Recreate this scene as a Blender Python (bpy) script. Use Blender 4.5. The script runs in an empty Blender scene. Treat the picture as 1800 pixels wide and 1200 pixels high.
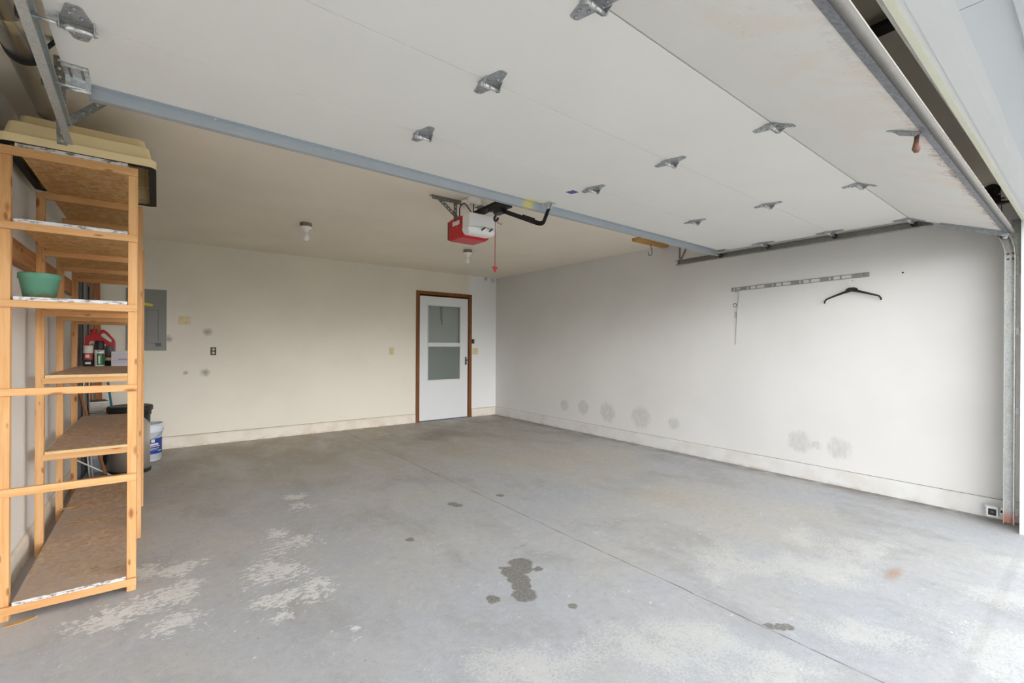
import bpy, bmesh, math, random
from mathutils import Vector, Matrix
random.seed(7)
PI = math.pi
S = bpy.context.scene
COL = S.collection

# ------------------------------------------------------------------ helpers
def lin(c):
    c = c / 255.0
    return c / 12.92 if c <= 0.04045 else ((c + 0.055) / 1.055) ** 2.4
def rgb(r, g, b): return (lin(r), lin(g), lin(b), 1.0)

def at(x, y, z): return Matrix.Translation((x, y, z))
class NT:
    """small node-tree writer"""
    def __init__(s, name, rough=0.6, metal=0.0, spec=0.4):
        s.m = bpy.data.materials.new(name); s.m.use_nodes = True
        s.t = s.m.node_tree; s.b = s.t.nodes['Principled BSDF']
        s.b.inputs['Roughness'].default_value = rough
        s.b.inputs['Metallic'].default_value = metal
        s.b.inputs['Specular IOR Level'].default_value = spec
    def n(s, typ, **kw):
        nd = s.t.nodes.new(typ)
        for k, v in kw.items(): setattr(nd, k, v)
        return nd
    def put(s, sock, v):
        if isinstance(v, bpy.types.NodeSocket): s.t.links.new(v, sock)
        else: sock.default_value = v
    def pos(s):
        return s.n('ShaderNodeNewGeometry').outputs['Position']
    def obj(s):
        return s.n('ShaderNodeTexCoord').outputs['Object']
    def scale(s, vec, sc, loc=(0, 0, 0)):
        m = s.n('ShaderNodeMapping'); s.put(m.inputs['Vector'], vec)
        m.inputs['Scale'].default_value = sc; m.inputs['Location'].default_value = loc
        return m.outputs['Vector']
    def noise(s, vec, sc, detail=4, rough=0.55, dist=0.0):
        x = s.n('ShaderNodeTexNoise'); s.put(x.inputs['Vector'], vec)
        x.inputs['Scale'].default_value = sc; x.inputs['Detail'].default_value = detail
        x.inputs['Roughness'].default_value = rough; x.inputs['Distortion'].default_value = dist
        return x.outputs['Fac']
    def noisec(s, vec, sc, detail=2):
        x = s.n('ShaderNodeTexNoise'); s.put(x.inputs['Vector'], vec)
        x.inputs['Scale'].default_value = sc; x.inputs['Detail'].default_value = detail
        return x.outputs['Color']
    def voro(s, vec, sc, out='Distance', feat='F1'):
        x = s.n('ShaderNodeTexVoronoi', feature=feat); s.put(x.inputs['Vector'], vec)
        x.inputs['Scale'].default_value = sc
        return x.outputs[out]
    def math(s, op, a, b=0.0, c=0.0, clamp=False):
        x = s.n('ShaderNodeMath', operation=op, use_clamp=clamp)
        s.put(x.inputs[0], a); s.put(x.inputs[1], b); s.put(x.inputs[2], c)
        return x.outputs[0]
    def vmath(s, op, a, b=(0, 0, 0), sc=None):
        x = s.n('ShaderNodeVectorMath', operation=op)
        s.put(x.inputs[0], a); s.put(x.inputs[1], b)
        if sc is not None: x.inputs['Scale'].default_value = sc
        return x.outputs['Value'] if op in ('DISTANCE', 'LENGTH', 'DOT_PRODUCT') else x.outputs[0]
    def ramp(s, f, a, b, lo=0.0, hi=1.0):
        x = s.n('ShaderNodeMapRange'); x.interpolation_type = 'SMOOTHSTEP'
        s.put(x.inputs['Value'], f)
        x.inputs['From Min'].default_value = a; x.inputs['From Max'].default_value = b
        x.inputs['To Min'].default_value = lo; x.inputs['To Max'].default_value = hi
        return x.outputs['Result']
    def mix(s, f, a, b):
        x = s.n('ShaderNodeMix', data_type='RGBA')
        s.put(x.inputs[0], f); s.put(x.inputs[6], a); s.put(x.inputs[7], b)
        return x.outputs[2]
    def sep(s, vec):
        x = s.n('ShaderNodeSeparateXYZ'); s.put(x.inputs[0], vec); return x.outputs
    def warp(s, vec, sc, amt):
        c = s.noisec(vec, sc, 3)
        return s.vmath('ADD', vec, s.vmath('SCALE', s.vmath('SUBTRACT', c, (0.5, 0.5, 0.5)), sc=amt))
    def blobs(s, vec, pts):
        """min over (distance / radius) for pts = [(x,y,z,r)...]"""
        out = None
        for (x, y, z, r) in pts:
            d = s.math('DIVIDE', s.vmath('DISTANCE', vec, (x, y, z)), r)
            out = d if out is None else s.math('MINIMUM', out, d)
        return out
    def bump(s, h, strength=0.2, dist=0.01):
        x = s.n('ShaderNodeBump'); x.inputs['Strength'].default_value = strength
        x.inputs['Distance'].default_value = dist
        s.put(x.inputs['Height'], h); s.put(s.b.inputs['Normal'], x.outputs[0])
    def col(s, c): s.put(s.b.inputs['Base Color'], c); return s
    def rough(s, v): s.put(s.b.inputs['Roughness'], v); return s

def plain(name, c, rough=0.6, metal=0.0, spec=0.4, var=0.06, sc=25):
    t = NT(name, rough, metal, spec)
    f = t.noise(t.obj(), sc, 3)
    a = tuple(x * (1 - var) for x in c[:3]) + (1,); b = tuple(min(1, x * (1 + var)) for x in c[:3]) + (1,)
    t.col(t.mix(f, a, b)); return t.m

class MB:
    def __init__(s): s.bm = bmesh.new()
    def box(s, lo, hi, mat=0, M=None, bev=0.0):
        lo, hi = Vector(lo), Vector(hi)
        vs = [s.bm.verts.new((x, y, z)) for z in (lo.z, hi.z) for y in (lo.y, hi.y) for x in (lo.x, hi.x)]
        fs = [(0, 2, 3, 1), (4, 5, 7, 6), (0, 1, 5, 4), (2, 6, 7, 3), (0, 4, 6, 2), (1, 3, 7, 5)]
        faces = []
        for f in fs:
            fc = s.bm.faces.new([vs[i] for i in f]); fc.material_index = mat; faces.append(fc)
        if bev > 0:
            es = list({e for f in faces for e in f.edges})
            r = bmesh.ops.bevel(s.bm, geom=es, offset=bev, segments=2, affect='EDGES', profile=0.5)
            vs = list({v for f in r['faces'] for v in f.verts} | {v for v in vs if v.is_valid})
        if M is not None:
            for v in vs: v.co = M @ v.co
        return s
    def beam(s, p0, p1, w, h, up=(0, 0, 1), mat=0, bev=0.0):
        """box of section w (side) x h (along up) from p0 to p1"""
        p0, p1 = Vector(p0), Vector(p1); d = (p1 - p0); L = d.length; d.normalize()
        u = Vector(up); sd = d.cross(u)
        if sd.length < 1e-4: sd = d.cross(Vector((1, 0, 0)))
        sd.normalize(); u = sd.cross(d)
        M = Matrix((( sd.x, d.x, u.x, p0.x), (sd.y, d.y, u.y, p0.y), (sd.z, d.z, u.z, p0.z), (0, 0, 0, 1)))
        return s.box((-w / 2, 0, -h / 2), (w / 2, L, h / 2), mat, M, bev)
    def tube(s, pts, r, n=10, closed=False, caps=True, mat=0):
        pts = [Vector(p) for p in pts]; rings = []; N = len(pts); prev = None
        for i, p in enumerate(pts):
            rr = r[i] if isinstance(r, (list, tuple)) else r
            if closed: d = pts[(i + 1) % N] - pts[(i - 1) % N]
            else: d = pts[min(i + 1, N - 1)] - pts[max(i - 1, 0)]
            d.normalize()
            if prev is None:
                a = d.cross(Vector((0, 0, 1)))
                if a.length < 1e-3: a = d.cross(Vector((1, 0, 0)))
            else: a = prev - d * prev.dot(d)
            a.normalize(); prev = a; b = d.cross(a)
            rings.append([s.bm.verts.new(p + (a * math.cos(2 * PI * k / n) + b * math.sin(2 * PI * k / n)) * rr) for k in range(n)])
        for i in range(N if closed else N - 1):
            A, B = rings[i], rings[(i + 1) % N]
            for k in range(n):
                f = s.bm.faces.new((A[k], A[(k + 1) % n], B[(k + 1) % n], B[k])); f.smooth = True; f.material_index = mat
        if caps and not closed:
            s.bm.faces.new(rings[0][::-1]).material_index = mat; s.bm.faces.new(rings[-1]).material_index = mat
        return s
    def lathe(s, prof, n=28, M=None, mat=0, smooth=True):
        """prof = [(r,z)...] around Z"""
        rings = []
        for (r, z) in prof:
            if r < 1e-6: rings.append([s.bm.verts.new((0, 0, z))])
            else: rings.append([s.bm.verts.new((r * math.cos(2 * PI * k / n), r * math.sin(2 * PI * k / n), z)) for k in range(n)])
        for A, B in zip(rings, rings[1:]):
            for k in range(n):
                k2 = (k + 1) % n
                if len(A) == 1 and len(B) == 1: continue
                if len(A) == 1: vs = (A[0], B[k2], B[k])
                elif len(B) == 1: vs = (A[k], A[k2], B[0])
                else: vs = (A[k], A[k2], B[k2], B[k])
                f = s.bm.faces.new(vs); f.smooth = smooth; f.material_index = mat
        if M is not None:
            for R in rings:
                for v in R: v.co = M @ v.co
        return s
    def prism(s, poly, off, mat=0):
        """extrude 3-D polygon by vector off"""
        off = Vector(off)
        A = [s.bm.verts.new(p) for p in poly]; B = [s.bm.verts.new(Vector(p) + off) for p in poly]
        n = len(A); fl = [s.bm.faces.new(A[::-1]), s.bm.faces.new(B)]
        for k in range(n): fl.append(s.bm.faces.new((A[k], A[(k + 1) % n], B[(k + 1) % n], B[k])))
        for f in fl: f.material_index = mat
        return s
    def loops(s, L, close_first=True, close_last=True, smooth=False):
        R = [[s.bm.verts.new(p) for p in lp] for lp in L]; n = len(R[0])
        for A, B in zip(R, R[1:]):
            for k in range(n):
                f = s.bm.faces.new((A[k], A[(k + 1) % n], B[(k + 1) % n], B[k])); f.smooth = smooth
        if close_first: s.bm.faces.new(R[0][::-1])
        if close_last: s.bm.faces.new(R[-1])
        return s
    def plate(s, p0, p1, w, nrm, t=0.002, pitch=0.03, hole=0.006, mat=0):
        """perforated strip of width w from p0 to p1, holes along its middle"""
        p0, p1 = Vector(p0), Vector(p1); d = p1 - p0; L = d.length; d.normalize()
        nr = Vector(nrm).normalized(); sd = d.cross(nr).normalized(); nr = sd.cross(d)
        n = max(1, round(L / pitch)); st = L / n
        for side in (0, 1):
            o = nr * (t if side else 0)
            for i in range(n):
                c = p0 + d * (st * (i + .5)) + o
                out = [c + d * (a * st / 2) + sd * (b * w / 2) for a, b in ((1, 0), (1, 1), (0, 1), (-1, 1), (-1, 0), (-1, -1), (0, -1), (1, -1))]
                inn = [c + (d * math.cos(k * PI / 4) + sd * math.sin(k * PI / 4)) * hole for k in range(8)]
                O = [s.bm.verts.new(p) for p in out]; I = [s.bm.verts.new(p) for p in inn]
                for k in range(8):
                    q = (O[k], O[(k + 1) % 8], I[(k + 1) % 8], I[k])
                    f = s.bm.faces.new(q if side else q[::-1]); f.material_index = mat
        for sg in (1, -1):
            a = p0 + sd * sg * w / 2; b = p1 + sd * sg * w / 2
            f = s.bm.faces.new([s.bm.verts.new(x) for x in (a, b, b + nr * t, a + nr * t)]); f.material_index = mat
        return s
    def sweep(s, path, prof, mat=0):
        """path = [(y,z)...], prof = [(x,n)...] closed section; n is measured along the inward normal of the path"""
        R = []
        for i, (y, z) in enumerate(path):
            a = path[max(0, i - 1)]; b = path[min(len(path) - 1, i + 1)]
            ty, tz = b[0] - a[0], b[1] - a[1]; l = math.hypot(ty, tz); ty /= l; tz /= l
            ny, nz = tz, -ty
            R.append([s.bm.verts.new((x, y + ny * q, z + nz * q)) for x, q in prof])
        n = len(prof)
        for A, B in zip(R, R[1:]):
            for k in range(n): s.bm.faces.new((A[k], A[(k + 1) % n], B[(k + 1) % n], B[k])).material_index = mat
        s.bm.faces.new(R[0][::-1]); s.bm.faces.new(R[-1]); return s
    def build(s, name, mats, parent=None, bevel=0.0, xform=None, smooth_angle=None, keep=False):
        bmesh.ops.recalc_face_normals(s.bm, faces=s.bm.faces)
        if xform is not None: bmesh.ops.transform(s.bm, matrix=xform, verts=s.bm.verts)
        if parent is not None and not keep:
            w = parent.matrix_world.translation if parent.parent is None else parent.location + parent.parent.location
            w = Vector(parent.location) + (Vector(parent.parent.location) if parent.parent else Vector())
            bmesh.ops.translate(s.bm, vec=-w, verts=s.bm.verts)
        me = bpy.data.meshes.new(name); s.bm.to_mesh(me); s.bm.free()
        o = bpy.data.objects.new(name, me); COL.objects.link(o)
        for m in (mats if isinstance(mats, (list, tuple)) else [mats]): me.materials.append(m)
        if parent is not None: o.parent = parent
        if bevel > 0:
            b = o.modifiers.new('bevel', 'BEVEL'); b.width = bevel; b.segments = 2; b.limit_method = 'ANGLE'; b.angle_limit = math.radians(40)
        return o

def spline(pts, n=8):
    P = [Vector(p) for p in pts]; out = []
    for i in range(len(P) - 1):
        a = P[max(0, i - 1)]; b = P[i]; c = P[i + 1]; d = P[min(len(P) - 1, i + 2)]
        for k in range(n):
            t_ = k / n
            out.append(.5 * ((2 * b) + (c - a) * t_ + (2 * a - 5 * b + 4 * c - d) * t_ ** 2 + (3 * b - a - 3 * c + d) * t_ ** 3))
    return out + [P[-1]]
def tag(o, label=None, cat=None, group=None, kind=None):
    if label: o['label'] = label
    if cat: o['category'] = cat
    if group: o['group'] = group
    if kind: o['kind'] = kind
    return o
def thing(name, label, cat, loc=(0, 0, 0), group=None, kind=None):
    o = bpy.data.objects.new(name, None); COL.objects.link(o); o.location = loc; o.empty_display_size = 0.05
    return tag(o, label, cat, group, kind)
def rrect(cx, cy, z, hx, hy, r, n=5):
    pts = []
    for (sx, sy, a0) in ((1, 1, 0), (-1, 1, 90), (-1, -1, 180), (1, -1, 270)):
        for k in range(n + 1):
            a = math.radians(a0 + 90 * k / n)
            pts.append((cx + sx * (hx - r) + r * math.cos(a), cy + sy * (hy - r) + r * math.sin(a), z))
    return pts
def arc(c, r, a0, a1, n, plane='xz'):
    out = []
    for k in range(n + 1):
        a = math.radians(a0 + (a1 - a0) * k / n); u, v = r * math.cos(a), r * math.sin(a)
        out.append((c[0] + u, c[1], c[2] + v) if plane == 'xz' else (c[0], c[1] + u, c[2] + v) if plane == 'yz' else (c[0] + u, c[1] + v, c[2]))
    return out

# ------------------------------------------------------------------ dimensions (metres), camera stands at x=0, y=0
XR, YB, XL, CE = 4.827, 6.761, -0.60, 2.44
YF = 0.372                     # inner face of the front wall
JR, JL = 4.531, -0.33          # door opening
HEAD = 2.085

# ------------------------------------------------------------------ materials
def m_wall(name, c, marks=None, smudges=None, whiter=False):
    t = NT(name, 0.75, 0, 0.25)
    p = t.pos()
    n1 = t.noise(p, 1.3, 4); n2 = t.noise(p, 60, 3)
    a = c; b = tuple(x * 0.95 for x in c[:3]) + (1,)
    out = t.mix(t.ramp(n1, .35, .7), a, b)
    # paint runs and tiny specks
    sp = t.voro(p, 9.0)
    out = t.mix(t.ramp(sp, .012, .02, .45, 0), out, rgb(110, 100, 90))
    if whiter: out = t.mix(t.ramp(t.math('ADD', t.sep(p)[0], t.math('MULTIPLY', t.noise(p, 2, 2), .2)), 4.28, 4.42), out, rgb(238, 238, 237))
    if marks:
        w = t.warp(p, 14, .07)
        d = t.blobs(w, marks)
        tex = t.noise(t.scale(p, (1, 1.6, .7)), 26, 5, .62)
        f = t.math('MULTIPLY', t.ramp(d, .6, 1.1, 1, 0), t.ramp(tex, .25, .7, .3, .85))
        ring = t.math('MULTIPLY', t.ramp(d, .7, .95), t.ramp(d, .95, 1.1, 1, 0))
        f = t.math('MULTIPLY', t.math('ADD', f, t.math('MULTIPLY', ring, t.ramp(tex, .4, .6, .0, .3))), .36, clamp=True)
        out = t.mix(f, out, rgb(128, 126, 122))
    if smudges:
        w = t.warp(p, 16, .06)
        d = t.blobs(w, smudges)
        out = t.mix(t.math('MULTIPLY', t.ramp(d, .1, 1.2, .7, 0), t.ramp(t.noise(p, 14, 3), .3, .6, .35, 1)), out, rgb(120, 112, 100))
    t.col(out)
    t.bump(t.math('ADD', n2, t.math('MULTIPLY', n1, 2)), .12, .004)
    return t.m

M = {}
M['wall_back'] = m_wall('back_wall_paint', rgb(236, 229, 214), smudges=[(.46, YB, .88, .055), (.26, YB, .885, .03), (.106, YB, 1.29, .05), (.486, YB, 1.38, .06), (4.75, YB, 2.40, .07), (4.6, YB, 2.415, .05)], whiter=True)
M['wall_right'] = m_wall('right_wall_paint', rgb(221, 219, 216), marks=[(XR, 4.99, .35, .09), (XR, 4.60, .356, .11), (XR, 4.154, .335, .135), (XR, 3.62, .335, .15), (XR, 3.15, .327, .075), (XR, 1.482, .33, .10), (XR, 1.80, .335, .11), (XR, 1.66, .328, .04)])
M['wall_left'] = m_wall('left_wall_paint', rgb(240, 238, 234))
M['ceiling'] = m_wall('ceiling_paint', rgb(244, 235, 219))
def m_curb(name, a, b):
    t = NT(name, .7); p = t.pos()
    c = t.mix(t.ramp(t.noise(p, 5, 4), .4, .7), a, b)
    c = t.mix(t.ramp(t.voro(p, 13), .025, .06, .6, 0), c, rgb(150, 128, 104))
    c = t.mix(t.math('MULTIPLY', t.ramp(t.sep(p)[2], .035, .0, 0, .5), t.ramp(t.noise(p, 8, 4), .4, .65)), c, rgb(184, 166, 144))
    t.col(c); t.bump(t.noise(p, 30, 4), .3, .006); return t.m
M['curb'] = m_curb('curb_paint', rgb(236, 228, 214), rgb(224, 212, 196))
M['curb_right'] = m_curb('curb_paint_white', rgb(220, 219, 217), rgb(212, 208, 202))
M['gap_shade'] = plain('painted_gap_shade', rgb(120, 112, 102), .9)  # dark colour painting the shadow line of the gap above the curb
M['white_trim'] = plain('white_trim', rgb(216, 218, 219), .5, var=.02, sc=6)
M['cream_trim'] = plain('cream_weatherstrip', rgb(220, 219, 200), .5, var=.03)
M['fascia'] = plain('exterior_white_panel', rgb(206, 212, 216), .45, var=.02, sc=4)

# concrete floor
t = NT('concrete_floor', .55, 0, .35); p = t.pos()
wide = t.warp(p, 1.1, .5)
n1 = t.noise(wide, .9, 5, .6); n2 = t.noise(t.scale(p, (1, .55, 1)), 2.6, 6, .62, .4); n3 = t.noise(p, 75, 4, .7)
base = t.mix(t.ramp(n1, .36, .64), rgb(190, 192, 197), rgb(197, 196, 194))
base = t.mix(t.ramp(n2, .48, .72, 0, .7), base, rgb(170, 168, 166))
yy = t.sep(p)[1]; xx = t.sep(p)[0]
dust = t.math('MULTIPLY', t.ramp(t.blobs(t.warp(p, 1.0, 1.3), [(3.1, 4.4, 0, 1.4), (3.6, 3.6, 0, 1.1), (3.35, 1.75, 0, .9), (1.2, 5.9, 0, 1.6)]), .3, 1.05, 1, 0), t.ramp(n2, .3, .6, .25, .75))
base = t.mix(dust, base, rgb(208, 201, 188))
rear_tone = t.math('MULTIPLY', t.ramp(yy, 3.4, 6.4), .85)     # warmer, darker tone towards the back wall
base = t.mix(t.math('MULTIPLY', rear_tone, t.ramp(n2, .2, .6, .25, 1)), base, rgb(164, 153, 137))
brown = t.ramp(t.blobs(t.warp(p, 2.2, .7), [(3.25, 5.75, 0, .5), (2.95, 5.5, 0, .35), (4.3, 6.2, 0, .35), (4.75, 5.3, 0, .2), (4.78, 3.4, 0, .12)]), .2, 1.0, .6, 0)
base = t.mix(t.math('MULTIPLY', brown, t.ramp(n3, .3, .7, .4, 1)), base, rgb(128, 112, 94))
# spalled white patches
wp = t.warp(t.warp(p, 3.0, .28), 14, .10)
pat = t.blobs(wp, [(-.03, 3.2, 0, .15), (.12, 3.1, 0, .14), (.68, 3.07, 0, .19), (.52, 2.75, 0, .22), (.62, 2.42, 0, .17), (.43, 2.46, 0, .12), (.43, 2.29, 0, .07),
      (.05, 2.8, 0, .2), (-.15, 2.75, 0, .2), (.10, 2.5, 0, .16), (.68, 1.99, 0, .07), (.9, 4.0, 0, .13), (.88, 3.75, 0, .1), (.6, 3.3, 0, .12)])
fl = t.noise(t.scale(t.warp(p, 7, .05), (1.0, 1.5, 1)), 30, 6, .72)
dens = t.math('ADD', t.ramp(pat, .1, 1.35, .235, 0), t.math('MULTIPLY', t.math('SUBTRACT', t.noise(p, 5, 3), .5), .34))
fw = t.ramp(t.math('ADD', fl, dens), .655, .70)
base = t.mix(t.math('MULTIPLY', fw, .85), base, t.mix(t.noise(p, 4, 2), rgb(246, 246, 246), rgb(236, 233, 227)))
pat2 = t.blobs(wp, [(1.05, 1.43, 0, .16), (1.2, 1.3, 0, .2), (1.62, 1.1, 0, .26), (1.78, 1.0, 0, .22), (1.86, .8, 0, .2), (2.4, .62, 0, .2), (2.6, 1.3, 0, .28), (2.9, 1.0, 0, .28), (3.3, 1.05, 0, .3), (3.5, .9, 0, .2), (2.72, .22, 0, .3), (3.3, .25, 0, .28), (3.8, .2, 0, .3)])
fl2 = t.noise(p, 85, 5, .8)
fw2 = t.ramp(t.math('ADD', fl2, t.math('ADD', t.ramp(pat2, .1, 1.4, .2, 0), t.math('MULTIPLY', t.math('SUBTRACT', t.noise(p, 5, 4), .5), .5))), .58, .70)
base = t.mix(t.math('MULTIPLY', fw2, .62), base, rgb(222, 221, 215))
base = t.mix(t.ramp(fl, .66, .78, 0, .25), base, rgb(205, 203, 198))
base = t.mix(t.ramp(t.noise(p, 130, 2, .5), .30, .38, .35, 0), base, rgb(118, 116, 112))
mot = t.noise(t.warp(p, 5, .15), 22, 5, .74)
base = t.mix(t.ramp(mot, .50, .72, 0, .22), base, rgb(132, 130, 128))
base = t.mix(t.ramp(mot, .48, .30, 0, .30), base, rgb(220, 219, 216))
sc_ = t.noise(t.scale(t.warp(p, 2, .2), (1.2, 9, 1)), 5, 4, .6)
base = t.mix(t.ramp(sc_, .58, .72, 0, .22), base, rgb(214, 212, 208))
spk = t.voro(t.warp(p, 4, .2), 7.5); base = t.mix(t.ramp(spk, .02, .05, .55, 0), base, rgb(90, 84, 76))
spk2 = t.voro(t.scale(p, (1, 1, 1), (3.3, 1.7, 0)), 5.0); base = t.mix(t.ramp(spk2, .02, .05, .7, 0), base, rgb(236, 232, 222))
# oil stains
wo = t.warp(t.warp(p, 16, .05), 60, .018)
oil = t.blobs(wo, [(1.63, 2.03, 0, .07), (1.60, 1.97, 0, .06), (1.535, 1.985, 0, .065), (1.515, 1.90, 0, .06), (1.48, 1.84, 0, .055), (1.44, 1.765, 0, .065), (1.67, 1.92, 0, .03), (1.515, 2.05, 0, .02),
      (1.292, 1.824, 0, .038), (1.835, 3.06, 0, .04), (1.815, 3.115, 0, .04), (2.235, 3.06, 0, .035), (2.20, .86, 0, .026), (2.17, .885, 0, .03), (2.14, .915, 0, .024), (1.27, 2.70, 0, .03), (1.56, 1.55, 0, .025)])
base = t.mix(t.ramp(oil, .86, 1.06, .8, 0), base, t.mix(t.ramp(n3, .35, .65), rgb(96, 92, 86), rgb(146, 140, 130)))
rust = t.blobs(t.scale(t.warp(p, 8, .03), (1, 3.5, 1), (0, 0, 0)), [(3.18, .72 * 3.5, 0, .17)])
base = t.mix(t.ramp(rust, .1, 1.0, .6, 0), base, rgb(178, 132, 92))
# control joint along the length and threshold line
jx = t.math('ABSOLUTE', t.math('SUBTRACT', t.math('ADD', xx, t.math('MULTIPLY', t.math('SUBTRACT', t.noise(p, 2.5, 4), .5), .035)), 2.115))
base = t.mix(t.math('MULTIPLY', t.ramp(jx, .002, .0045, 1, 0), t.ramp(t.noise(p, 7, 4), .35, .6, .35, .85)), base, rgb(78, 74, 68))
ty = t.math('ABSOLUTE', t.math('SUBTRACT', yy, .335))
base = t.mix(t.ramp(ty, .008, .03, .14, 0), base, rgb(140, 134, 124))
# grime along the right wall
gx = t.math('MULTIPLY', t.ramp(xx, 4.55, 4.80), t.ramp(t.noise(p, 6, 4), .35, .6, .2, .75))
base = t.mix(gx, base, rgb(120, 112, 102))
t.col(base); t.rough(t.ramp(n2, .3, .7, .42, .62))
t.bump(t.math('ADD', t.math('MULTIPLY', n3, .6), t.math('MULTIPLY', fw, .4)), .18, .004)
M['floor'] = t.m
t = NT('driveway_concrete', .8); p = t.pos()
t.col(t.mix(t.noise(p, 3, 5), rgb(196, 193, 186), rgb(178, 175, 168))); M['drive'] = t.m
M['lawn'] = plain('lawn_green', rgb(120, 132, 90), .9, var=.2, sc=4)

# lumber with grain along each axis
def m_wood(name, axis, a, b, k):
    t = NT(name, .62, 0, .3); p = t.pos()
    sc = [34, 34, 34]; sc[axis] = 1.6
    g = t.noise(t.scale(t.warp(p, 3, .03), tuple(sc)), 1.0, 5, .65, .5)
    sc2 = [7, 7, 7]; sc2[axis] = .8
    big = t.noise(t.scale(p, tuple(sc2)), 1.0, 3)
    c = t.mix(t.ramp(g, .3, .7), a, b)
    c = t.mix(t.ramp(big, .5, .75, 0, .35), c, tuple(x * .72 for x in a[:3]) + (1,))
    ks = [11, 11, 11]; ks[axis] = 4.2
    kn = t.voro(t.scale(p, tuple(ks)), 1.0)
    c = t.mix(t.ramp(kn, .07, .17, .85, 0), c, k)
    ks2 = [16, 16, 16]; ks2[axis] = 5.5
    kn2 = t.voro(t.scale(t.warp(p, 20, .012), tuple(ks2), (2.7, 5.1, 1.3)), 1.0)
    c = t.mix(t.ramp(kn2, .06, .13, .7, 0), c, k)
    t.col(c); t.bump(g, .08, .003); return t.m
PA, PB, PK = rgb(230, 182, 128), rgb(212, 156, 98), rgb(144, 84, 44)
M['pine_x'] = m_wood('pine_grain_across', 0, PA, PB, PK)
M['pine_y'] = m_wood('pine_grain_deep', 1, PA, PB, PK)
M['pine_z'] = m_wood('pine_grain_upright', 2, PA, PB, PK)
M['ledger'] = m_wood('brown_board', 1, rgb(200, 146, 96), rgb(164, 112, 68), rgb(110, 70, 38))
M['casing'] = m_wood('stained_casing', 2, rgb(138, 88, 48), rgb(112, 68, 34), rgb(84, 50, 24))
M['old_board'] = m_wood('old_brown_board', 2, rgb(186, 128, 84), rgb(142, 92, 58), rgb(92, 56, 34))
M['block'] = m_wood('ceiling_block_wood', 0, rgb(206, 160, 96), rgb(180, 132, 74), rgb(120, 80, 40))
def m_osb(name, cols, k=.0):
    t = NT(name, .75, 0, .2); p = t.pos()
    w = t.warp(p, 9, .09)
    v = t.voro(t.scale(w, (24, 60, 24)), 1.0, 'Color'); v2 = t.voro(t.scale(t.warp(p, 6, .12), (52, 20, 30), (3, 1, 0)), 1.0, 'Color')
    f1 = t.sep(v)[0]; f2 = t.sep(v2)[1]
    c = t.mix(f1, cols[0], cols[1]); c = t.mix(t.ramp(f2, .45, .9, 0, .75), c, cols[2])
    c = t.mix(t.ramp(t.noise(t.scale(t.warp(p, 8, .05), (22, 75, 30)), 1, 5, .72, .8), .55, .64, 0, .85), c, cols[3])
    c = t.mix(t.ramp(t.noise(t.scale(t.warp(p, 8, .05), (26, 60, 30), (5, 2, 0)), 1, 4, .7, .8), .56, .66, 0, .5), c, cols[4])
    c = t.mix(t.math('MULTIPLY', t.ramp(t.noise(p, 3.2, 5), .35, .65), k), c, rgb(190, 174, 160))
    t.col(c); t.bump(f1, .15, .003); return t.m
M['osb'] = m_osb('strand_board', [rgb(238, 190, 128), rgb(220, 168, 106), rgb(244, 202, 148), rgb(140, 88, 46), rgb(250, 220, 172)])
M['osb_dirty'] = m_osb('dusty_strand_board', [rgb(214, 184, 152), rgb(192, 162, 132), rgb(222, 200, 172), rgb(132, 104, 80), rgb(234, 218, 198)], .7)
t = NT('painted_board_edge', .7); p = t.pos()
t.col(t.mix(t.ramp(t.noise(t.scale(p, (18, 40, 60)), 1.6, 5, .7), .47, .62), rgb(226, 224, 222), rgb(128, 118, 110))); M['osb_edge'] = t.m
M['raw_edge'] = plain('raw_board_edge', rgb(232, 200, 148), .7, var=.18, sc=60)

# metals
def m_galv(name, a, b, rough=.38, rust=0.0, metal=.85):
    t = NT(name, rough, metal, .5); p = t.pos()
    v = t.math('ADD', t.math('MULTIPLY', t.sep(t.voro(t.warp(p, 30, .01), 120, 'Color'))[0], .5), t.math('MULTIPLY', t.noise(p, 14, 4), .5))
    c = t.mix(t.ramp(v, .25, .8), a, b)
    if rust:
        z = t.sep(p)[2]
        f = t.math('MULTIPLY', t.ramp(t.noise(p, 16, 5, .7), .52, .66), rust)
        c = t.mix(f, c, rgb(132, 84, 58))
        low = t.ramp(t.math('ADD', z, t.math('MULTIPLY', t.noise(p, 20, 3), .08)), .09, .20, 1, 0)
        c = t.mix(low, c, rgb(150, 102, 82)); t.put(t.b.inputs['Metallic'], t.math('MULTIPLY', t.math('SUBTRACT', 1.0, low), metal))
    t.col(c); t.rough(t.ramp(v, 0, 1, rough - .06, rough + .1)); return t.m
M['galv'] = m_galv('galvanised_steel', rgb(176, 182, 186), rgb(150, 156, 162))
M['galv_bright'] = m_galv('bright_zinc_plate', rgb(226, 228, 228), rgb(196, 200, 202), .3)
M['galv_dark'] = m_galv('dull_perforated_steel', rgb(140, 138, 132), rgb(116, 114, 108), .5, 0, .6)
M['strut'] = m_galv('strut_steel', rgb(176, 184, 190), rgb(158, 167, 174), .42)
M['hinge'] = m_galv('hinge_steel', rgb(178, 181, 184), rgb(156, 158, 162), .42, 0, .55)
M['track_old'] = m_galv('weathered_track_steel', rgb(176, 178, 176), rgb(160, 161, 156), .5, .16, .6)
M['track'] = m_galv('track_steel', rgb(160, 160, 152), rgb(142, 142, 134), .48, 0, .55)
M['track_left'] = m_galv('left_track_steel', rgb(198, 202, 200), rgb(184, 189, 189), .42, 0, .5)
t = NT('shiny_duct_metal', .16, .92, .5); p = t.pos()
t.col(t.mix(t.noise(t.scale(p, (2, .6, 2)), 4, 3), rgb(246, 242, 234), rgb(232, 226, 214))); t.bump(t.noise(t.scale(p, (4, 1.0, 4)), 1.5, 2), .04, .01); M['duct'] = t.m
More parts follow.
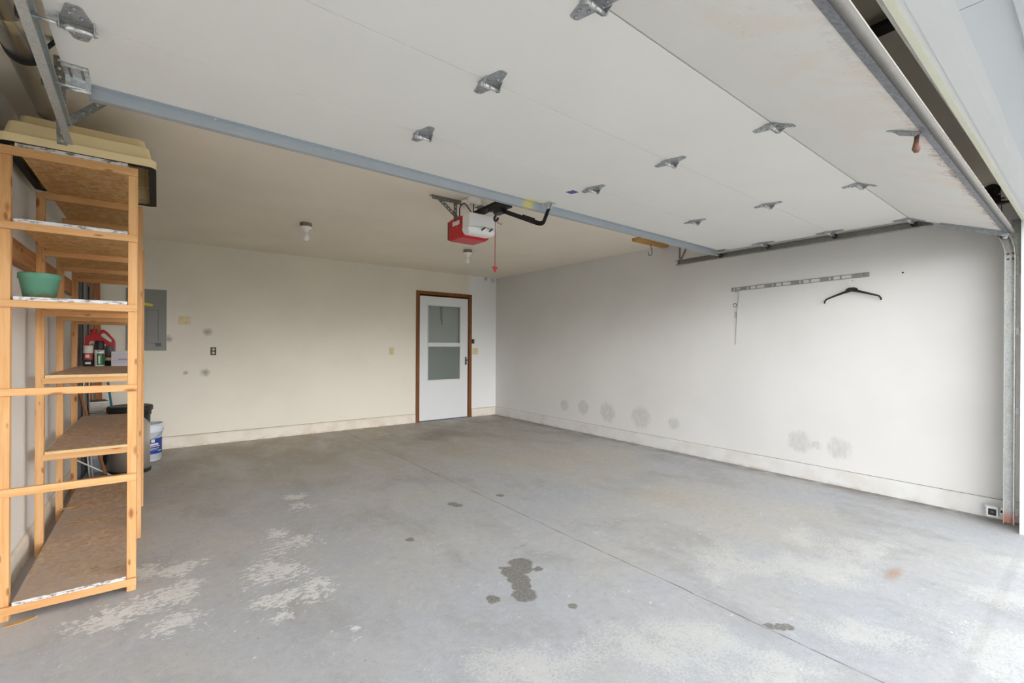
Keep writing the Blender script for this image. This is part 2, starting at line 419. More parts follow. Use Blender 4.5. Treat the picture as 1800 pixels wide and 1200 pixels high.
M['stainless'] = NT('brushed_stainless', .36, .65).col(rgb(204, 196, 184)).m
M['chrome'] = plain('plain_steel', rgb(190, 190, 188), .3, .9)
M['black'] = plain('black_plastic', rgb(38, 38, 38), .45, var=.1)
M['black_metal'] = plain('black_painted_steel', rgb(30, 29, 28), .4, .2, var=.1)
M['rubber'] = plain('black_rubber', rgb(26, 26, 26), .7, var=.1)
M['rusty'] = plain('rusty_steel', rgb(124, 90, 76), .75, .2, var=.4, sc=50)
M['rail'] = plain('zinc_rail', rgb(150, 152, 150), .5, .3, var=.08)
M['alu'] = m_galv('bottom_retainer_alu', rgb(146, 148, 154), rgb(128, 130, 138), .45, 0, .5)
M['seal'] = plain('grey_bottom_seal', rgb(124, 121, 117), .75, .1, var=.14, sc=30)

# garage door paint: wood-grain embossed cream white, worn along the bottom edge, with a sprayed yellow mark
t = NT('garage_door_paint', .5, 0, .35); p = t.pos()
gr = t.noise(t.scale(p, (3, 40, 3)), 3.0, 3, .6)
c = t.mix(t.noise(p, 2.2, 4), rgb(234, 233, 228), rgb(226, 225, 220))
yy = t.sep(p)[1]
edge = t.ramp(t.math('ADD', yy, t.math('MULTIPLY', t.math('SUBTRACT', t.noise(t.scale(p, (1.6, 5, 1)), 4, 5, .7), .5), .16)), .435, .475, 1, 0)
chips = t.ramp(t.noise(t.scale(p, (26, 14, 14)), 1.4, 5, .75), .44, .52)
xd = t.sep(p)[0]
bulk = t.ramp(t.math('ADD', xd, t.math('MULTIPLY', t.noise(p, 3, 3), .8)), 2.3, 3.4, .12, 1)
c = t.mix(t.math('MULTIPLY', t.math('MULTIPLY', edge, chips), bulk), c, rgb(150, 100, 76))
spot = t.math('MULTIPLY', t.ramp(yy, .85, .5), t.ramp(t.noise(p, 5, 4), .42, .62))
c = t.mix(t.math('MULTIPLY', spot, t.ramp(t.noise(p, 90, 3, .7), .63, .7, .0, .75)), c, rgb(150, 118, 84))
c = t.mix(t.math('MULTIPLY', spot, .35), c, rgb(232, 212, 194))
yel = t.blobs(t.warp(p, 25, .05), [(2.0, 2.385, 2.19, .055)])
c = t.mix(t.ramp(yel, .3, 1.15, .75, 0), c, rgb(226, 214, 110))
t.col(c); t.bump(gr, .25, .0025); M['door'] = t.m
# the strut carries the same yellow mark
t = NT('strut_steel_marked', .42, .85, .5); p = t.pos()
v = t.math('ADD', t.math('MULTIPLY', t.sep(t.voro(t.warp(p, 30, .01), 110, 'Color'))[0], .4), t.math('MULTIPLY', t.noise(p, 10, 4), .6))
yel = t.ramp(t.blobs(t.warp(p, 25, .05), [(1.97, 2.40, 2.18, .06)]), .3, 1.1, .8, 0)
t.col(t.mix(yel, t.mix(v, rgb(186, 193, 199), rgb(176, 184, 191)), rgb(216, 206, 110))); t.put(t.b.inputs['Metallic'], t.math('MULTIPLY', t.math('SUBTRACT', 1.0, yel), .6)); M['strut'] = t.m

M['storm'] = plain('storm_door_white', rgb(228, 230, 230), .4, var=.015, sc=3)
M['inner_door'] = plain('inner_door_grey', rgb(196, 200, 198), .5, var=.03, sc=3)
M['cream'] = plain('cream_plastic', rgb(248, 225, 174), .5, var=.05, sc=5)
M['green'] = plain('green_plastic', rgb(98, 150, 124), .5, var=.06)
t = NT('green_pot_soiled', .55); p = t.pos(); z = t.sep(p)[2]
t.col(t.mix(t.math('MULTIPLY', t.ramp(z, 1.436, 1.475, 1, 0), t.ramp(t.noise(p, 40, 4), .35, .6)), t.mix(t.noise(p, 15, 3), rgb(98, 152, 126), rgb(88, 140, 116)), rgb(110, 104, 74))); M['pot'] = t.m
M['red'] = plain('red_plastic', rgb(186, 28, 38), .4, var=.05)
M['red_opener'] = plain('opener_red', rgb(196, 30, 40), .35, var=.04)
M['white'] = plain('white_plastic', rgb(236, 236, 234), .4, var=.02)
M['lens'] = NT('frosted_lens', .25, 0, .5).col(rgb(240, 241, 240)).m
M['grey_panel'] = plain('panel_grey', rgb(138, 136, 132), .5, .1, var=.04)
M['panel_line'] = plain('panel_seam', rgb(92, 90, 86), .6)
M['yellow'] = plain('yellow_tag', rgb(222, 208, 60), .5)
M['ivory'] = plain('ivory_plate', rgb(222, 206, 160), .4, var=.03)
M['ivory_light'] = plain('light_ivory_plate', rgb(226, 212, 168), .4, var=.03)
M['white_can'] = plain('can_white_cap', rgb(224, 218, 208), .4)
M['can_dark'] = plain('can_dark_print', rgb(44, 46, 42), .35)
M['can_green'] = plain('can_green_print', rgb(46, 120, 70), .35)
M['can_red'] = plain('can_red_print', rgb(190, 60, 62), .4)
M['blue'] = plain('bucket_blue_label', rgb(32, 62, 146), .45, var=.04)
M['bucket'] = plain('bucket_white', rgb(224, 230, 238), .4, var=.02)
M['lav'] = plain('pale_carton', rgb(206, 202, 208), .6, var=.03)
M['print'] = plain('grey_print', rgb(128, 124, 140), .7)
M['tagp'] = plain('faded_tag', rgb(176, 176, 176), .7, var=.15, sc=120)
M['paper'] = plain('paper_white', rgb(226, 222, 212), .7, var=.04)
M['book_dark'] = plain('dark_cover', rgb(48, 46, 46), .5, var=.1)
M['teal'] = plain('teal_handle', rgb(40, 128, 138), .4)
M['dark_grey'] = plain('charcoal_grey', rgb(92, 96, 100), .5, var=.06)
M['tote'] = plain('dark_tote_plastic', rgb(50, 50, 52), .5, var=.08)
M['porcelain'] = plain('porcelain_white', rgb(246, 243, 236), .35, var=.02)
M['bulb'] = NT('frosted_bulb', .3, 0, .5).col(rgb(240, 240, 236)).m
M['box_grey'] = plain('ceiling_box_grey', rgb(128, 124, 114), .5, .3, var=.1)
M['blue_sticker'] = plain('blue_sticker', rgb(70, 84, 150), .5)
M['leaf'] = plain('dry_leaf_tan', rgb(196, 160, 108), .8, var=.2)
m_ = bpy.data.materials.new('pane_glass'); m_.use_nodes = True; nt = m_.node_tree; nt.nodes.clear()
go = nt.nodes.new('ShaderNodeOutputMaterial'); gm = nt.nodes.new('ShaderNodeMixShader'); gt = nt.nodes.new('ShaderNodeBsdfTransparent'); gg = nt.nodes.new('ShaderNodeBsdfGlossy')
gt.inputs[0].default_value = (.88, .90, .89, 1); gg.inputs['Roughness'].default_value = .06; gm.inputs[0].default_value = .10
nt.links.new(gt.outputs[0], gm.inputs[1]); nt.links.new(gg.outputs[0], gm.inputs[2]); nt.links.new(gm.outputs[0], go.inputs[0]); M['glass'] = m_
M['screen'] = plain('dark_screen', rgb(150, 156, 154), .6, var=.03)

# ------------------------------------------------------------------ setting
def struct(name, mb, m, parent=None, **k):
    o = mb.build(name, m, parent, **k)
    if parent is None: o['kind'] = 'structure'
    return o
struct('floor', MB().box((XL - .12, .02, -.15), (XR + .12, YB + .14, 0)), M['floor'])
struct('ceiling', MB().box((XL - .12, YF - .12, CE), (XR + .12, YB + .14, CE + .1)), M['ceiling'])
# back wall with the doorway cut out (x 3.33..4.25, up to 2.045)
DX0, DX1, DZ = 3.322, 4.246, 2.045
struct('wall_back', MB().box((XL - .12, YB, 0), (DX0 - .02, YB + .14, CE)).box((DX1 + .02, YB, 0), (XR + .12, YB + .14, CE)).box((DX0 - .02, YB, DZ + .015), (DX1 + .02, YB + .14, CE)), M['wall_back'])
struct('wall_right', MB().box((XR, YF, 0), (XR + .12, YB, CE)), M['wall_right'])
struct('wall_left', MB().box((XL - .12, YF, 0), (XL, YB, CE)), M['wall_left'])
struct('wall_front', MB().box((JR + .02, YF - .12, 0), (XR + .12, YF, CE)).box((XL - .12, YF - .12, 0), (JL - .02, YF, CE)).box((JL - .02, YF - .12, HEAD + .03), (JR + .02, YF, CE)), M['wall_left'])
cb = MB()
def curb(mb, a, b, axis, face, sign):
    """painted curb board with a sloped top lip"""
    d = .02 * sign
    if axis == 'x': poly = [(a, face, 0), (a, face + d, 0), (a, face + d, .118), (a, face + d * .45, .135), (a, face, .137)]; off = (b - a, 0, 0)
    else: poly = [(face, a, 0), (face + d, a, 0), (face + d, a, .118), (face + d * .45, a, .135), (face, a, .137)]; off = (0, b - a, 0)
    return mb.prism(poly, off)
struct('baseboard_back', curb(curb(MB(), XL, 3.255, 'x', YB, -1), 4.315, XR, 'x', YB, -1).box((XL, YB - .002, .137), (3.255, YB, .1405), 1).box((4.315, YB - .002, .137), (XR, YB, .1405), 1), [M['curb'], M['gap_shade']])  # thin raised strips carry the painted gap shadow
struct('baseboard_right', curb(MB(), YF, YB - .02, 'y', XR, -1).box((XR - .002, YF, .137), (XR, YB - .02, .1395), 1), [M['curb_right'], M['gap_shade']])
struct('baseboard_left', curb(MB(), YF, YB - .02, 'y', XL, 1), M['curb'])
# head jamb and side jambs of the big door, exterior fascia
hd = MB().box((JL - .02, .268, HEAD), (JR + .02, YF - .012, HEAD + .03), 0).box((JL, YF - .012, HEAD - .006), (JR, YF + .004, HEAD + .024), 1)
for gy in (.292,): hd.box((JL, gy, HEAD - .003), (JR, gy + .052, HEAD), 0)
o = struct('trim_1', hd, [M['white_trim'], M['cream_trim']], xform=at(JR, YF, 0) @ Matrix.Rotation(.0072, 4, 'Z') @ at(-JR, -YF - .006, 0))
struct('trim_2', MB().box((JR, .20, 0), (JR + .02, YF - .002, HEAD)).box((JR + .02, .12, 0), (JR + .30, .25, HEAD), 0), M['white_trim'])
struct('trim_3', MB().box((JL - .02, .20, 0), (JL, YF - .002, HEAD)).box((JL - .30, .12, 0), (JL - .02, .25, HEAD), 0), M['white_trim'])
fs = MB()
x = JL - .5
for w in (2.45, 1.6, 2.0):
    fs.box((x, .152, HEAD + .002), (x + w - .004, .261, HEAD + .03)); x += w
fs.box((JL - .5, .132, HEAD - .012), (JR + .5, .150, HEAD + .30))
struct('trim_4', fs, M['fascia'])
struct('driveway', MB().box((-9, -16, -.15), (14, .018, -.004)), M['drive'])
tag(MB().box((-40, -60, -.2), (45, -16.01, -.02)).build('lawn', M['lawn']), kind='structure')

# house door
d1 = thing('door_1', None, None, (3.784, YB, 0), kind='structure')
cs = MB()
cs.box((3.262, YB - .018, 0), (3.322, YB + .0, 2.107), bev=.004).box((4.246, YB - .018, 0), (4.306, YB, 2.107), bev=.004).box((3.3225, YB - .018, 2.045), (4.2455, YB, 2.107), bev=.004)
cs.box((3.322, YB, 0), (3.328, YB + .1, 2.045)).box((4.240, YB, 0), (4.246, YB + .1, 2.045)).box((3.322, YB, 2.038), (4.246, YB + .1, 2.045))
cs.build('casing', M['casing'], d1)
sl = MB()
x0, x1, y0, y1, zt = 3.333, 4.236, YB + .004, YB + .036, 2.03
sl.box((x0, y0, .012), (x1, y1, .652)).box((x0, y0, 1.892), (x1, y1, zt)).box((x0, y0, .652), (3.468, y1, 1.892)).box((4.092, y0, .652), (x1, y1, 1.892))
sl.build('storm_door_panel', M['storm'], d1, bevel=.003)
fr = MB()
for (za, zb) in ((1.262, 1.892), (.652, 1.224)):
    fr.box((3.468, y0 - .004, za), (3.482, y1 - .004, zb)).box((4.078, y0 - .004, za), (4.092, y1 - .004, zb)).box((3.482, y0 - .004, za), (4.078, y1 - .004, za + .014)).box((3.482, y0 - .004, zb - .014), (4.078, y1 - .004, zb))
fr.box((3.468, y0 - .006, 1.224), (4.092, y1 - .002, 1.262))
fr.build('sash_frame', M['white_trim'], d1)
MB().box((3.482, YB + .018, 1.276), (4.078, YB + .022, 1.878)).build('pane', M['glass'], d1)
MB().box((3.482, YB + .018, .666), (4.078, YB + .022, 1.21)).build('pane', M['glass'], d1)
MB().box((3.482, YB + .026, .666), (4.078, YB + .028, 1.21)).build('insect_screen', M['screen'], d1)
MB().box((3.328, YB + .062, .01), (4.24, YB + .10, 2.038)).build('inner_door', M['inner_door'], d1)
ch = MB().tube([(3.735, YB + .048, 1.876), (3.737, YB + .048, 1.66)], .004, 6).tube([(3.765, YB + .048, 1.876), (3.762, YB + .048, 1.62)], .004, 6).tube([(3.74, YB + .048, 1.67), (3.765, YB + .048, 1.58)], .008, 6)
ch.build('closer_chain', M['chrome'], d1)
hn = MB().box((4.185, YB - .006, .90), (4.208, YB + .004, 1.04), bev=.003).tube([(4.197, YB - .006, .985), (4.197, YB - .045, .985), (4.165, YB - .05, .98)], .010, 8).lathe([(0, 0), (.012, .0), (.012, .012), (0, .014)], 10, Matrix.Translation((4.197, YB - .004, .93)) @ Matrix.Rotation(PI / 2, 4, 'X'))
hn.build('door_handle', M['black_metal'], d1)
MB().box((3.328, YB - .01, 0), (4.24, YB + .09, .010)).build('threshold', M['dark_grey'], d1)

# ------------------------------------------------------------------ shelving unit
sh = thing('storage_shelving', 'tall pine lumber shelving unit with strand board shelves against the left wall', 'shelving', (-.32, 4.05, 0))
PW = .036
YS = [2.953, 3.742, 4.425, 5.13]
xl0, xr1 = -.553, -.081
RZ = [(2.056, 2.094), (1.730, 1.762), (1.385, 1.417), (.993, 1.026), (.550, .585), (.032, .067)]
tops = [2.094, 2.094, 2.06, 2.04]
for i, y in enumerate(YS):
    zt = 2.094 if i == 0 else (2.094, 2.09, 1.93, 1.90)[i]
    dx = (0, .002, -.022, -.055)[i]
    for s_, x in ((0, xl0), (1, xr1 - PW + (dx if i != 2 else 0))):
        if i == 0: y0, y1 = y + .012, y + .012 + PW
        else: y0, y1 = y, y + PW
        mb = MB().box((x, y0, 0), (x + PW, y1, zt), bev=.0015)
        if s_ == 1 and i == 2:
            for v in mb.bm.verts: v.co.x += -.026 * (1 - min(1, v.co.z / 1.95))
        if s_ == 1: mb.box((x + .0, y1, 0), (x + PW, y1 + .05, zt - .03), bev=.0015)
        mb.build('post', M['pine_z'], sh)
    for k, (a, b) in enumerate(RZ):
        mb = MB()
        if i == 0: mb.box((xl0, y - .006, a), (xr1 + .001, y + .0118, b), bev=.0015)
        else: mb.box((xl0 + PW - .01, y - .004, a), (xr1 - PW + .01 + dx, y + .02, b), bev=.0015)
        if i == 0 and k == 2: mb.box((xl0 + .002, y - .009, a), (xr1 - .02, y - .0065, a + .014), bev=.0008)
        mb.build('rail', M['pine_x'], sh)
def osb(x0, x1, y0, y1, z, edge, name='shelf_board'):
    mb = MB().box((x0, y0, z), (x1, y1, z + .016))
    for f in mb.bm.faces:
        n = f.calc_center_median()
        if abs(n.z - (z + .016)) < 1e-5: f.material_index = 1
        elif abs(n.y - y0) < 1e-5: f.material_index = 2
    mb.build(name, [M['osb'], M['osb_dirty'], M['osb_edge'] if edge else M['raw_edge']], sh)
osb(-.503, xr1 - PW - .002, YS[0] - .004, 5.16, 2.0945, True)
osb(-.508, xr1 - PW - .002, YS[0] - .004, 5.16, 1.7625, True)
osb(-.505, xr1 - PW - .002, YS[0] - .004, 5.16, 1.4175, True)
osb(-.513, xr1 - PW - .004, YS[1] - .004, 5.34, 1.0265, False)
osb(-.513, xr1 - PW - .004, YS[1] - .004, 5.40, .5855, False)
osb(-.505, xr1 - PW - .002, YS[0] - .004, 5.32, .0675, True)
for (a, b) in ((1.632, 1.738),):
    MB().box((XL + .004, 3.0, a), (xl0 - .001, 5.4, b), bev=.002).build('wall_ledger', M['ledger'], sh)

# ------------------------------------------------------------------ cream tub on top of the shelving
tb = thing('plastic_tub', 'cream plastic tub turned upside down with black rim on top of wooden shelving', 'tub', (-.285, 3.37, 2.112))
cx, cy, hx, hy = -.285, 3.372, .277, .430
L = [rrect(cx, cy, 2.117, hx - .012, hy - .012, .03), rrect(cx, cy, 2.113, hx, hy, .035), rrect(cx, cy, 2.150, hx, hy, .035), rrect(cx, cy, 2.153, hx - .016, hy - .016, .03),
     rrect(cx, cy, 2.215, hx - .030, hy - .032, .03), rrect(cx, cy, 2.218, hx - .034, hy - .036, .03), rrect(cx, cy + .03, 2.219, hx - .036, hy - .095, .03), rrect(cx, cy + .03, 2.285, hx - .05, hy - .11, .03), rrect(cx, cy + .03, 2.287, hx - .055, hy - .115, .03)]
inner = [rrect(cx, cy + .03, 2.281, hx - .06, hy - .12, .025), rrect(cx, cy + .01, 2.21, hx - .045, hy - .10, .025), rrect(cx, cy, 2.209, hx - .043, hy - .045, .025), rrect(cx, cy, 2.15, hx - .028, hy - .028, .025)]
mb = MB().loops(L, close_first=False, close_last=True)
mb.loops(inner[::-1] if False else inner, close_first=True, close_last=False)
mb.build('shell', M['cream'], tb)
R = [rrect(cx, cy, 2.112, hx - .034, hy - .04, .02), rrect(cx, cy, 2.112, hx - .001, hy - .016, .03), rrect(cx, cy, 2.1165, hx - .001, hy - .016, .03), rrect(cx, cy, 2.1165, hx - .034, hy - .04, .02)]
R.append(R[0])
MB().loops(R, False, False).build('rim', M['rubber'], tb)

# ------------------------------------------------------------------ things on the shelves
fp = thing('flower_pot', 'green plastic flower pot on the shelf board between pine posts', 'pot', (-.436, 3.04, 1.4338))
MB().lathe([(0, .006), (.050, .006), (.0625, .086), (.0655, .088), (.067, .09), (.067, .112), (.069, .115), (.072, .113), (.0725, .09), (.068, .086), (.054, .001), (.052, 0), (0, 0)], 40, at(-.436, 3.04, 1.4338)).build('pot_body', M['pot'], fp)
# oil jug : profile in the xz plane
jg = thing('oil_jug', 'red plastic jug with built-in handle behind the spray cans on the shelf', 'jug', (-.38, 5.2, 1.0428))
Z0 = 1.0428; X0 = -.475; W = .188
def jp(u, v): return (X0 + W * u, 0, Z0 + .312 * v)
outer = [jp(u, v) for u, v in ((.02, 0), (.98, 0), (1, .03), (1, .62), (.97, .70), (.74, .90), (.62, .965), (.56, .97), (.50, .95), (.44, .88), (.38, .84), (.36, .86), (.36, .90), (.17, .90), (.16, .86), (.10, .82), (.02, .76), (0, .72), (0, .03))]
hole = [jp(u, v) for u, v in ((.50, .84), (.60, .89), (.70, .84), (.88, .70), (.89, .64), (.84, .62), (.62, .73), (.50, .80))]
bm_ = bmesh.new()
vo = [bm_.verts.new((p[0], 5.155, p[2])) for p in outer]; vh = [bm_.verts.new((p[0], 5.155, p[2])) for p in hole]
eo = [bm_.edges.new((vo[i], vo[(i + 1) % len(vo)])) for i in range(len(vo))] + [bm_.edges.new((vh[i], vh[(i + 1) % len(vh)])) for i in range(len(vh))]
bmesh.ops.triangle_fill(bm_, edges=eo, use_beauty=True)
ext = bmesh.ops.extrude_face_region(bm_, geom=list(bm_.faces))
bmesh.ops.translate(bm_, vec=(0, .09, 0), verts=[g for g in ext['geom'] if isinstance(g, bmesh.types.BMVert)])
mb = MB(); mb.bm.free(); mb.bm = bm_
mb.build('jug_body', M['red'], jg, bevel=.010)
MB().lathe([(0, 0), (.021, 0), (.022, .004), (.022, .022), (.020, .025), (0, .025)], 20, at(X0 + W * .265, 5.2, Z0 + .312 * .895)).build('cap', M['red'], jg)
lb = MB().prism([(X0 + W * u, 5.1535, Z0 + .312 * v) for u, v in ((.14, .12), (.86, .12), (.86, .44), (.66, .58), (.45, .66), (.20, .66), (.14, .62))], (0, .002, 0))
lb.build('label', M['paper'], jg)
mk = MB()
for (u0, v0, u1, v1) in ((.19, .48, .215, .58), (.215, .56, .27, .58), (.215, .525, .26, .54), (.255, .54, .275, .56), (.24, .48, .27, .52), (.30, .48, .32, .58), (.32, .56, .36, .58), (.32, .48, .36, .50)):
    mk.box((X0 + W * u0, 5.152, Z0 + .312 * v0), (X0 + W * u1, 5.1535, Z0 + .312 * v1))
mk.build('label_print', M['red'], jg)

def spray(x, y, r, h, cap, body, label, name='spray_can', caph=.30):
    c = thing(name, label, 'can', (x, y, Z0))
    hb = h * (1 - caph)
    MB().lathe([(0, 0), (r * .94, 0), (r, .004), (r, hb - .02), (r * .86, hb - .004), (r * .80, hb), (0, hb)], 28, at(x, y, Z0)).build('can_body', body, c)
    MB().lathe([(r * .96, 0), (r * .98, .002), (r * .96, h - hb + .012 - .004), (r * .90, h - hb + .012), (0, h - hb + .012)], 28, at(x, y, Z0 + hb - .012)).build('cap', cap, c)
    return c, hb
def band(c, x, y, r, a0, a1, z0, z1, m, name='label', off=.0008):
    n = 10; mb = MB(); P = []
    for k in range(n + 1):
        a = math.radians(a0 + (a1 - a0) * k / n); P.append((math.cos(a), math.sin(a)))
    lo = [(x + (r + off) * u, y + (r + off) * v, z0) for u, v in P]; hi = [(x + (r + off) * u, y + (r + off) * v, z1) for u, v in P]
    A = [mb.bm.verts.new(p) for p in lo]; B = [mb.bm.verts.new(p) for p in hi]
    C_ = [mb.bm.verts.new((x + (r - .001) * u, y + (r - .001) * v, z0)) for u, v in P]; D = [mb.bm.verts.new((x + (r - .001) * u, y + (r - .001) * v, z1)) for u, v in P]
    for k in range(n):
        mb.bm.faces.new((A[k], A[k + 1], B[k + 1], B[k])); mb.bm.faces.new((A[k], C_[k], C_[k + 1], A[k + 1])); mb.bm.faces.new((B[k], B[k + 1], D[k + 1], D[k]))
    return mb.build(name, m, c)
c, hb = spray(-.447, 5.09, .033, .170, M['white_can'], M['can_dark'], 'short dark spray can with wide white cap in front of the red jug')
band(c, -.447, 5.09, .033, 225, 322, Z0 + .055, Z0 + .105, M['can_red']); band(c, -.447, 5.09, .033, 240, 300, Z0 + .018, Z0 + .034, M['paper'], 'print')
band(c, -.447, 5.09, .033, 242, 285, Z0 + .07, Z0 + .095, M['paper'], 'print', .0014)
c, hb = spray(-.379, 5.08, .032, .208, M['black'], M['white'], 'taller white and green spray can with black cap in front of the red jug')
band(c, -.379, 5.08, .032, 245, 345, Z0 + .01, Z0 + .105, M['can_green']); band(c, -.379, 5.08, .032, 262, 280, Z0 + .02, Z0 + .085, M['paper'], 'print', .0014)
sw = MB().tube([(-.379 + .0335 * math.cos(math.radians(a)), 5.08 + .0335 * math.sin(math.radians(a)), Z0 + zz) for a, zz in ((312, .132), (290, .126), (272, .118), (258, .122), (256, .130), (266, .137), (282, .139))], .0022, 6)
sw.build('swoosh_mark', M['can_dark'], c)
c, hb = spray(-.318, 5.13, .029, .168, M['dark_grey'], M['can_dark'], 'dark can with grey green top half hidden behind the white spray can', 'aerosol_can', .45)
band(c, -.318, 5.13, .029, 190, 260, Z0 + .075, Z0 + .095, M['can_red']); band(c, -.318, 5.13, .029, 190, 330, Z0 + .045, Z0 + .07, M['paper'], 'print')
bx = thing('carton', 'small pale carton with lines of print beside the spray cans', 'box', (-.235, 5.05, Z0))
MB().box((-.302, 5.01, Z0), (-.178, 5.09, Z0 + .120), bev=.002).build('carton_body', M['lav'], bx)
mk = MB()
for i in range(6): mk.box((-.298, 5.0088, Z0 + .03 + i * .0145), (-.182, 5.0102, Z0 + .0315 + i * .0145))
mk.box((-.258, 5.0085, Z0 + .052), (-.196, 5.0102, Z0 + .060)); mk.build('print', M['print'], bx)

# ------------------------------------------------------------------ corner behind the shelving
ft = thing('folding_table', 'charcoal folding table standing folded on end against the left wall', 'table', (-.55, 5.75, 0))
MB().box((-.576, 5.56, .0), (-.535, 6.10, 1.84), bev=.006).build('table_top', M['dark_grey'], ft)
MB().tube([(-.526, 5.62, .05), (-.526, 5.62, 1.78), (-.526, 6.04, 1.78), (-.526, 6.04, .05)], .0085, 8).build('leg_frame', M['chrome'], ft)
for i, (x, lbl, xt) in enumerate(((-.572, 'long brown board leaning in the back left corner nearest the side wall', -.585), (-.488, 'long brown board leaning against the back wall beside the first board', -.526))):
    b = MB().beam((x, 6.66, .0), (xt, 6.725, 1.95 - .05 * i), .045 + .006 * i, .018, up=(0, 1, 0), bev=.002).build('wood_board', M['old_board'])
    tag(b, lbl, 'board', 'boards in the back left corner')
def handle(name, label, cat, p0, p1, r, m, group=None, tip=None):
    o = thing(name, label, cat, p0, group)
    MB().tube([p0, p1], r, 10).build('pole', m, o)
    if tip: tip(o)
    return o
handle('broom', 'teal broom handle leaning behind the black lidded trash can', 'broom', (-.30, 6.08, .08), (-.438, 6.62, .93), .0105, M['teal'],
       tip=lambda o: MB().box((-.31, 6.045, .0), (-.26, 6.09, .10), bev=.006).build('broom_head', M['teal'], o))
handle('shovel', 'wooden tool handle leaning across the book pile behind the shelving', 'tool', (-.352, 5.48, .013), (-.552, 5.535, .84), .0115, M['old_board'])
handle('curtain_rod', 'thin white rod lying slanted across the gap under the lowest shelf', 'rod', (-.29, 5.50, .012), (-.57, 5.52, .215), .0065, M['white'])
handle('metal_pole', 'slim white pole standing upright behind the slanted rod', 'pole', (-.485, 5.66, .0), (-.520, 5.66, .50), .0065, M['white'], 'pair of upright white poles')
handle('metal_pole', 'slim white pole standing upright, right of its twin, before the pale pail', 'pole', (-.463, 5.66, .0), (-.497, 5.66, .50), .0065, M['white'], 'pair of upright white poles')
tt = thing('storage_tote', 'black plastic tote under the pile of books in the corner', 'tote', (-.50, 6.05, 0))
MB().loops([rrect(-.487, 6.37, 0, .080, .16, .02), rrect(-.487, 6.37, .46, .093, .175, .02), rrect(-.487, 6.37, .46, .100, .183, .02), rrect(-.487, 6.37, .50, .100, .183, .02), rrect(-.487, 6.37, .508, .093, .175, .02)]).build('tote_body', M['tote'], tt)
zb = .509; BK = [('.', .022, M['book_dark'], 4, 'dark magazine'), ('.', .020, M['book_dark'], -6, 'b'), ('.', .024, M['paper'], 9, 'c'), ('.', .05, M['paper'], -10, 'd'), ('.', .020, M['book_dark'], 12, 'e')]
lbs = ['dark covered book at the bottom of the pile on the black tote', 'second dark book from the bottom of the corner pile', 'pale paper bound book in the middle of the corner pile', 'thick white paged book second from the top of the corner pile', 'dark covered thin book on top of the corner pile']
for i, (q, h_, m_, an, nm) in enumerate(BK):
    b = thing('book', lbs[i], 'book', (-.488, 6.30, zb), 'books piled on the tote')
    Mx = at(-.488, 6.30, zb) @ Matrix.Rotation(math.radians(an), 4, 'Z')
    mb = MB().box((-.074, -.105, .0015), (.074, .105, h_ - .002)); mb.build('page_block', M['paper'], b, xform=Mx)
    mb = MB().box((-.078, -.109, h_ - .002), (.078, .109, h_)).box((-.078, -.109, 0), (.078, .109, .0015)).box((-.078, -.109, .0015), (-.0755, .109, h_ - .002)); mb.build('cover', m_ if i != 3 else M['paper'], b, xform=Mx)
    zb += h_ + .0006

# stainless trash can
tc = thing('trash_can', 'stainless steel trash can with black lid standing behind the shelving', 'trash can', (-.205, 5.74, 0))
T = at(-.205, 5.74, 0)
MB().lathe([(0, .03), (.152, .03), (.152, .56), (0, .56)], 48, T).build('body', M['stainless'], tc)
MB().lathe([(0, 0), (.158, 0), (.162, .006), (.162, .026), (.156, .034), (0, .034)], 48, T).build('base_ring', M['black'], tc)
MB().lathe([(.154, .545), (.160, .545), (.162, .55), (.162, .585), (.171, .588), (.174, .594), (.174, .625), (.168, .634), (.150, .638), (.13, .632), (0, .640)], 48, T).build('lid', M['black'], tc)
nt = MB()
A = []
for k in range(13):
    a = math.radians(-75 + 10 * k); A.append(a)
for k in range(12):
    z0 = .545 - .085 * max(0, 1 - abs((k) - 6) / 4.0); z1 = .545 - .085 * max(0, 1 - abs((k + 1) - 6) / 4.0)
    r = .1535; p = [(-.205 + r * math.cos(A[k]), 5.74 + r * math.sin(A[k])), (-.205 + r * math.cos(A[k + 1]), 5.74 + r * math.sin(A[k + 1]))]
    nt.bm.faces.new([nt.bm.verts.new(q) for q in ((p[0][0], p[0][1], z0), (p[1][0], p[1][1], z1), (p[1][0], p[1][1], .56), (p[0][0], p[0][1], .56))])
nt.build('lid_skirt', M['black'], tc)
# buckets
def pail(x, y, r, h, label, mark):
    o = thing('pail', label, 'bucket', (x, y, 0), None); T = at(x, y, 0)
    MB().lathe([(0, 0), (r * .90, 0), (r * .91, .004), (r * .97, h - .09), (r * 1.03, h - .088), (r * 1.03, h - .078), (r * .98, h - .075), (r * .98, h - .058), (r * 1.03, h - .056), (r * 1.03, h - .046), (r * .985, h - .043), (r * .99, h - .008), (r * 1.04, h - .006), (r * 1.04, h), (r * .96, h), (r * .93, .01), (0, .01)], 44, T).build('pail_body', M['bucket'], o)
    MB().tube([(x + r * 1.05 * math.cos(a), y + r * 1.05 * math.sin(a), h - .055 - .10 * math.sin((k) / 16 * PI)) for k, a in ((k, math.radians(180 + 180 * k / 16)) for k in range(17))], .0025, 6).build('bail_handle', M['chrome'], o)
    if mark:
        band(o, x, y, r * .965, 250, 345, .075, .235, M['blue'], 'label', .004)
        for (a0, a1, z0, z1) in ((290, 303, .195, .228), (285, 318, .166, .184), (282, 325, .15, .158), (284, 322, .128, .134), (316, 334, .10, .108), (282, 312, .116, .12)):
            band(o, x, y, r * .965, a0, a1, z0, z1, M['paper'], 'label_print', .005)
    return o
pail(-.098, 6.24, .146, .385, 'white pail with blue label beside the stainless trash can', True)
pail(-.466, 5.95, .054, .33, 'slim white pail glimpsed beneath the shelf boards behind the rods', False)
